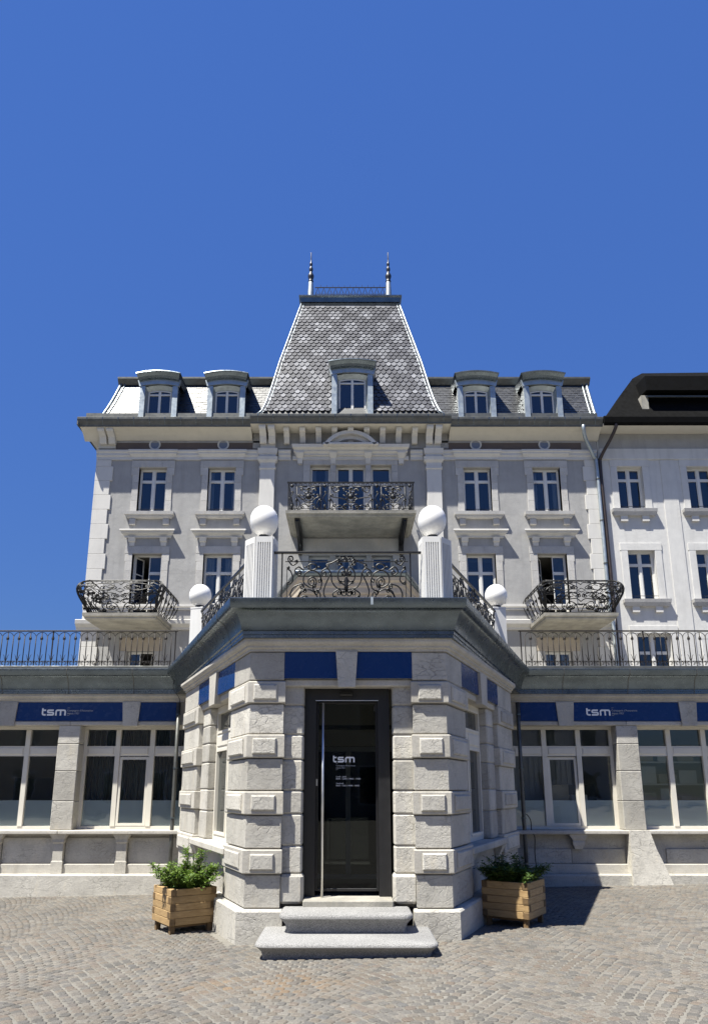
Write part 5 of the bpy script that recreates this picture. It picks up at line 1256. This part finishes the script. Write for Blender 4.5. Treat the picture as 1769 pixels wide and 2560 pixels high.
# dormers
def dormer(xc, zb, zj, hw, rise, yf, depth, parent, open_=None):
    """arched zinc dormer: jambs, arch band, curved hood, window"""
    dm = obj('dormer', MB().box(xc - hw - .13, xc - hw, yf + .10, yf + depth, zb, zj + .1).box(xc + hw, xc + hw + .13, yf + .10, yf + depth, zb, zj + .1), 'zinc', parent)
    for s_ in (-1, 1):
        a = xc + s_ * hw; mb = MB()
        mb.loops([[(a - s_ * .02, yf + .12, z), (a + s_ * .17, yf + .12, z), (a + s_ * .17, yf - d, z), (a - s_ * .02, yf - d, z)] for z, d in ((zb, .03), (zb + .22, .03), (zb + .24, 0), (zj + .02, 0))]); obj('dormer_jamb', mb, 'zinc_bright', dm)
    W_ = hw + .20; R_ = (W_ ** 2 + rise ** 2) / (2 * rise); A = math.asin(W_ / R_); n = 12
    def arc(z0, dr, y): return [(xc + (R_ + dr) * math.sin(A * (2 * k / n - 1)), y, z0 + (R_ + dr) * math.cos(A * (2 * k / n - 1)) - R_ * math.cos(A)) for k in range(n + 1)]
    band = [arc(zj, 0, yf - .02), arc(zj, .26, yf - .02), arc(zj, .26, yf + .12), arc(zj, 0, yf + .12)]
    obj('arch_band', MB().loops([[band[j][i] for j in range(4)] for i in range(n + 1)]), 'zinc_bright', dm)
    hd = [arc(zj + .18, 0, yf - .04), arc(zj + .20, .0, yf - .12), arc(zj + .24, .03, yf - .16), arc(zj + .26, .09, yf - .24), arc(zj + .27, .12, yf - .27), arc(zj + .27, .15, yf - .26), arc(zj + .27, .17, yf + depth), arc(zj + .18, 0, yf + depth)]
    sc = 1.06
    obj('dormer_hood', MB().loops([[(xc + (hd[j][i][0] - xc) * (1 + .015 * min(j, 5)), hd[j][i][1], hd[j][i][2]) for j in range(8)] for i in range(n + 1)]), 'zinc', dm)
    # inner surround and window
    wi = hw - .02; r2 = rise * .62; yw = yf + .22
    def head(w_, z0, rr): 
        Rr = (w_ ** 2 + rr ** 2) / (2 * rr); Aa = math.asin(w_ / Rr); return [(xc + Rr * math.sin(Aa * (2 * k / 10 - 1)), z0 + Rr * math.cos(Aa * (2 * k / 10 - 1)) - Rr * math.cos(Aa)) for k in range(11)]
    out = [(xc - wi, zb)] + head(wi, zj, rise * .8) + [(xc + wi, zb)]; ww = wi - .07; zw = zj - .12
    inn = [(xc - ww, zb)] + head(ww, zw, r2) + [(xc + ww, zb)]
    mb = MB(); n_ = len(out)
    vs = [(x, yf + .06, z) for x, z in out] + [(x, yw, z) for x, z in inn]; mb.add(vs, [(i, i + 1, n_ + i + 1, n_ + i) for i in range(n_ - 1)]); obj('reveal', mb, 'zinc_bright', dm, recalc=False)
    wf = ww; mb = MB(); fr_in = [(xc - wf + .055, zb)] + head(wf - .055, zw - .045, r2 * .92) + [(xc + wf - .055, zb)]
    mb.add([(x, yw - .02, z) for x, z in inn] + [(x, yw - .02, z) for x, z in fr_in] , [(i, i + 1, n_ + i + 1, n_ + i) for i in range(n_ - 1)])
    mb.box(xc - .045, xc + .045, yw - .035, yw + .02, zb, zw + r2 - .06); tz = zw - .12
    mb.box(xc - wf + .05, xc + wf - .05, yw - .028, yw + .02, tz - .03, tz + .03)
    wn = obj('window', mb, 'frame_white', dm, recalc=False)
    mb = MB(); mb.add([(xc, yw + .005, zb)] + [(x, yw + .005, z) for x, z in inn], [(0, i, i + 1) for i in range(1, n_)]); obj('pane', mb, 'glass_upper', dm, recalc=False)
    return dm
for x in (-6.94, -4.46, 4.70, 7.13): dormer(x, 14.6, 16.04, .52, .10, F - .64, 1.4, hs)
dormer(AX + .06, 14.75, 16.40, .58, .10, F - .84, 2.1, hs)

# downpipes between the houses
mb = MB(); mb.tube(catmull([(8.50, F - .66, 14.46), (8.50, F - .66, 14.3), (8.60, F - .5, 14.0), (8.95, F - .2, 13.45), (9.05, F - .12, 13.2), (9.06, F - .12, 11), (9.06, F - .12, 7.4), (9.06, F - .3, 7.2), (9.06, F - .3, 3.8)], 5), .065, 10, (0, 1, 0)); pp = obj('rain_pipe', mb, 'zinc_bright', hs, True)
for z in (12.6, 11.0, 9.4, 8.1): obj('pipe_clamp', MB().lathe((9.06, F - .12, z), [(.065, -.02), (.08, -.02), (.08, .02), (.065, .02)], 10), 'zinc_old', pp)

# ------------------------------------------------------------------ neighbouring white house
nh = thing('neighbour_house', 'white plastered house with black roof adjoining on the right', 'building', (12.0, F, 0))
YN = F + .02; NX0, NX1 = 9.18, 17.5
NW = [(10.28, 11.46, 13.15, .46), (12.85, 11.46, 13.15, .48), (15.4, 11.46, 13.15, .48), (10.40, 8.10, 9.92, .48), (12.82, 8.10, 9.92, .48), (15.4, 8.10, 9.92, .48), (10.55, 4.5, 6.9, .58), (12.9, 4.5, 6.7, .5), (15.4, 4.5, 6.7, .5)]
hole_wall('wall', NX0, NX1, -.6, 14.3, [(x - h, x + h, a, b) for x, a, b, h in NW], YN, .3, 'plaster_white', nh)
obj('wall', MB().box(NX1 - .02, NX1, YN + .01, YN + 9, -.6, 14.3), 'plaster_white', nh)
for x, a, b, h in NW:
    wn = casement(nh, x - h, x + h, a, b, YN + .2)
    for s_ in (-1, 1): obj('jamb', MB().box(x + s_ * h, x + s_ * (h + .24), YN - .03, YN + .02, a, b, .005), 'plaster_white', wn)
    obj('lintel', MB().box(x - h - .26, x + h + .26, YN - .035, YN + .02, b + .002, b + .27, .005), 'plaster_white', wn)
    mb = MB(); mb.loops([[(x - hw, YN + .02, z), (x + hw, YN + .02, z), (x + hw, YN - d, z), (x - hw, YN - d, z)] for z, hw, d in ((a - .25, h + .28, .12), (a - .12, h + .33, .18), (a - .004, h + .34, .2))]); obj('sill', mb, 'surround_stone', wn)
    obj('sill_block', MB().box(x - h - .05, x - h + .2, YN - .1, YN + .01, a - .46, a - .252), 'plaster_trim', wn); obj('sill_block', MB().box(x + h - .2, x + h + .05, YN - .1, YN + .01, a - .46, a - .252), 'plaster_trim', wn)
    obj('guard_bar', MB().tube([(x - h, YN + .05, a + .16), (x + h, YN + .05, a + .16)], .011, 5, (0, 0, 1)), 'iron', wn)
for x0, x1 in ((11.42, 11.95), (14.0, 14.6)):
    obj('pilaster_strip', MB().box(x0, x1, YN - .03, YN + .01, -.5, 13.4), 'plaster_white', nh)
obj('entablature', MB().box(NX0 + .05, NX1, YN - .06, YN + .01, 13.42, 13.86, .02), 'plaster_white', nh)
obj('soffit', MB().box(NX0 + .03, NX1 + .5, YN - .7, YN + .2, 14.46, 14.52), 'plaster_cream', nh)
obj('frieze', MB().box(NX0 + .05, NX1, YN - .02, YN + .01, 13.864, 14.458), 'plaster_grey', nh)
obj('gutter', MB().loops([[(x, YN - d, z) for d, z in ((.66, 14.46), (.72, 14.45), (.80, 14.52), (.83, 14.72), (.81, 14.77), (.6, 14.78))] for x in (NX0 + .05, NX1 + .6)]), 'roof_black', nh)
rf = obj('roof', MB().loops([[(9.35, YN - .62, 14.76), (NX1 + .5, YN - .62, 14.76), (NX1 + .5, YN + 9.5, 14.76), (9.35, YN + 9.5, 14.76)], [(10.10, YN - .05, 15.9), (NX1, YN - .05, 15.9), (NX1, YN + 8.8, 15.9), (10.10, YN + 8.8, 15.9)], [(10.95, YN + .45, 17.05), (NX1, YN + .45, 17.05), (NX1, YN + 8.5, 17.05), (10.95, YN + 8.5, 17.05)], [(11.5, YN + .8, 17.50), (NX1, YN + .8, 17.58), (NX1, YN + 8, 17.58), (11.35, YN + 8, 17.50)], [(11.9, YN + 1.3, 17.68), (NX1, YN + 1.3, 17.76), (NX1, YN + 8, 17.76), (11.9, YN + 8, 17.68)]]), 'roof_black', nh)
# broad dormer with overhanging black roof
dz = obj('dormer', MB().box(10.95, NX1, YN - .30, YN + 1.5, 14.62, 14.85).box(10.85, 11.10, YN - .35, YN + 1.5, 14.85, 15.86).box(11.1, NX1, YN + .55, YN + 1.5, 14.85, 15.86), 'concrete', nh)
obj('dormer_roof', MB().loops([[(10.95, YN - .62, z0), (NX1 + .2, YN - .62, z0), (NX1 + .2, YN + 2.2, z0 + .45), (11.0, YN + 2.2, z0 + .45)] for z0 in (15.92, 16.5)]), 'roof_black', dz)
obj('fascia_bar', MB().box(11.05, NX1, YN - .45, YN - .38, 15.74, 15.80), 'zinc_old', dz)
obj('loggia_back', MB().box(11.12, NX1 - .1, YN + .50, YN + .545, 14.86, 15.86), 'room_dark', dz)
obj('flower_box', MB().box(12.0, 12.9, YN - .1, YN + .3, 14.86, 15.5, .04), 'concrete', dz)
mb = MB(); mb.lathe((11.7, YN + .1, 14.86), [(.08, 0), (.16, .1), (.2, .3), (.12, .5), (.1, .55)], 12); obj('vase', mb, 'concrete', dz, True)
mb = MB(); mb.tube(catmull([(9.66, YN - .72, 14.5), (9.65, YN - .7, 14.35), (9.50, YN - .5, 14.0), (9.22, YN - .2, 13.45), (9.19, YN - .12, 13.1), (9.20, YN - .12, 11), (9.22, YN - .12, 7), (9.22, YN - .12, 3.8)], 5), .06, 10, (0, 1, 0)); obj('rain_pipe', mb, 'pipe_brown', nh, True)

# ------------------------------------------------------------------ planters with shrubs
def planter(fx, fy, mirror, label, shrub_label, seed, dark, hgt):
    rnd = random.Random(seed); a = math.radians(56); z0 = gz(fx, fy)
    D1 = Vector((-math.cos(a), math.sin(a))); D2 = Vector((math.sin(a), math.cos(a)))
    if mirror: D1, D2 = Vector((math.cos(a), math.sin(a))), Vector((-math.sin(a), math.cos(a)))
    S, th, bh = .60, .072, .083
    T = lambda u, v, z: (fx + D1.x * u + D2.x * v, fy + D1.y * u + D2.y * v, z0 + z)
    c = T(S / 2, S / 2, 0)
    pl = thing('wooden_planter', label, 'planter', c, 'wooden planters beside the pavilion')
    zb = .095
    for k in range(5):
        q0, q1 = zb + k * bh + .0015, zb + (k + 1) * bh - .0015; odd = k % 2 == 0
        j = lambda: rnd.uniform(-.002, .002)
        for (b, e) in (((0, S, 0, th), 'a'), ((0, S, S - th, S), 'a'), ((0, th, 0, S), 'b'), ((S - th, S, 0, S), 'b')):
            u0, u1, v0, v1 = b
            if e == 'a' and not odd: u0, u1 = th + .001, S - th - .001
            if e == 'b' and odd: v0, v1 = th + .001, S - th - .001
            o = j(); obj('board', MB(T).box(u0 + o, u1 + o, v0 + o, v1 + o, q0, q1, .005), 'wood', pl)
            # darker end grain caps where the boards lap through
            if e == 'a' and odd:
                for uu in (-.002, S + .002): obj('board_end', MB(T).box(uu - .002 + o, uu + .002 + o, v0 + .004 + o, v1 - .004 + o, q0 + .004, q1 - .004), 'wood_end', pl)
            if e == 'b' and not odd:
                for vv in (-.002, S + .002): obj('board_end', MB(T).box(u0 + .004 + o, u1 - .004 + o, vv - .002 + o, vv + .002 + o, q0 + .004, q1 - .004), 'wood_end', pl)
    for u in (.03, S - .09):
        for v in (.03, S - .09): obj('foot', MB(T).box(u, u + .06, v, v + .06, -.02, zb + .02, .004), 'wood_end', pl)
    obj('base_board', MB(T).box(.05, S - .05, .05, S - .05, zb - .03, zb), 'wood_end', pl)
    mb = MB(T); n = 8; zz = zb + 5 * bh - .05
    mb.add([(th + (S - 2 * th) * i / n, th + (S - 2 * th) * jj / n, zz + rnd.uniform(-.012, .012)) for jj in range(n + 1) for i in range(n + 1)], [(jj * (n + 1) + i, jj * (n + 1) + i + 1, (jj + 1) * (n + 1) + i + 1, (jj + 1) * (n + 1) + i) for jj in range(n) for i in range(n)]); obj('soil', mb, 'soil', pl, recalc=False)
    sh = thing('shrub', shrub_label, 'shrub', T(S / 2, S / 2, zz), 'leafy shrubs in the planters')
    stems = MB(); lv = MB()
    for i in range(60):
        u, v = rnd.uniform(.10, S - .10), rnd.uniform(.10, S - .10); ln = hgt * rnd.uniform(.55, 1.15)
        if i < 5: ln = hgt * rnd.uniform(1.25, 1.5); u, v = .3 + (u - .3) * .5, .3 + (v - .3) * .5
        au, av = (u - .3) * rnd.uniform(.3, 1.0) + rnd.uniform(-.07, .07), (v - .3) * rnd.uniform(.3, 1.0) + rnd.uniform(-.07, .07)
        P = [(u + au * f * (1 + .4 * f), v + av * f * (1 + .4 * f), zz - .02 + ln * (f - .18 * f * f * (1 if i > 8 else 0))) for f in (0, .2, .4, .6, .8, 1)]
        stems.tube([T(*p) for p in P], .004, 4, (0.3, 1, 0.1), r1=.0015)
        m = int(70 + 70 * ln / hgt)
        for k in range(m):
            f = .14 + .86 * (k + rnd.random()) / m; idx = min(4, int(f * 5)); g_ = f * 5 - idx
            p = Vector(T(*[P[idx][q] + (P[idx + 1][q] - P[idx][q]) * g_ for q in range(3)]))
            az = rnd.uniform(0, 2 * PI); el = rnd.uniform(-.3, .8); r_ = rnd.uniform(.0, .055)
            d = Vector((math.cos(az) * math.cos(el), math.sin(az) * math.cos(el), math.sin(el))); p = p + d * r_
            L = rnd.uniform(.026, .05); W = L * .38; sd_ = d.cross(Vector((0, 0, 1))).normalized(); up = sd_.cross(d)
            b0, tip = p, p + d * L - up * L * .12; m1 = p + d * L * .5
            lv.add([b0, m1 + sd_ * W + up * W * .35, tip, m1 - sd_ * W + up * W * .35, m1], [(0, 1, 4), (1, 2, 4), (2, 3, 4), (3, 0, 4)])
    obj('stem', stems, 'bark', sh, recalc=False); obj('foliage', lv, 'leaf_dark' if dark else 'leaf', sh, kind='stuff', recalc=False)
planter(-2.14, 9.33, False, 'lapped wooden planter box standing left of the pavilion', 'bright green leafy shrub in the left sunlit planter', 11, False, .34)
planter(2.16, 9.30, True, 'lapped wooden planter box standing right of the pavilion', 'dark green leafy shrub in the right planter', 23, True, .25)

# ------------------------------------------------------------------ across the street, seen only mirrored in the glass
def far_house(x0, x1, yf, h, wall, label):
    fh = thing('townhouse', label, 'building', ((x0 + x1) / 2, yf, 0), 'houses across the street behind the viewer')
    obj('wall', MB().box(x0, x1, yf - 9, yf, -.9, h), wall, fh)
    obj('roof', MB().prism_x([(yf + .5, h - .1), (yf + .5, h + .05), (yf - 4.5, h + 3.4), (yf - 9.5, h + .05), (yf - 9.5, h - .1)], x0 - .3, x1 + .3), 'slate_row', fh)
    n = int((x1 - x0) / 2.4); 
    for fl in range(int(h / 3)):
        for k in range(n):
            x = x0 + (k + .5) * (x1 - x0) / n; z = 1.0 + fl * 3.0
            wn = obj('window', frame_rect(MB(), x - .6, x + .6, z, z + 1.7, .08, yf - .02, yf + .05), 'frame_white', fh); obj('pane', MB().box(x - .53, x + .53, yf, yf + .02, z + .07, z + 1.63), 'glass_shop', wn)
far_house(-22, -9.5, -13.5, 9.2, 'stone_ochre', 'ochre house across the street behind the viewer on the left')
far_house(-9.3, 2.5, -14.2, 7.6, 'concrete', 'brown grey house across the street right behind the viewer')
far_house(2.7, 15, -13.6, 9.6, 'plaster_white', 'white house across the street behind the viewer on the right')
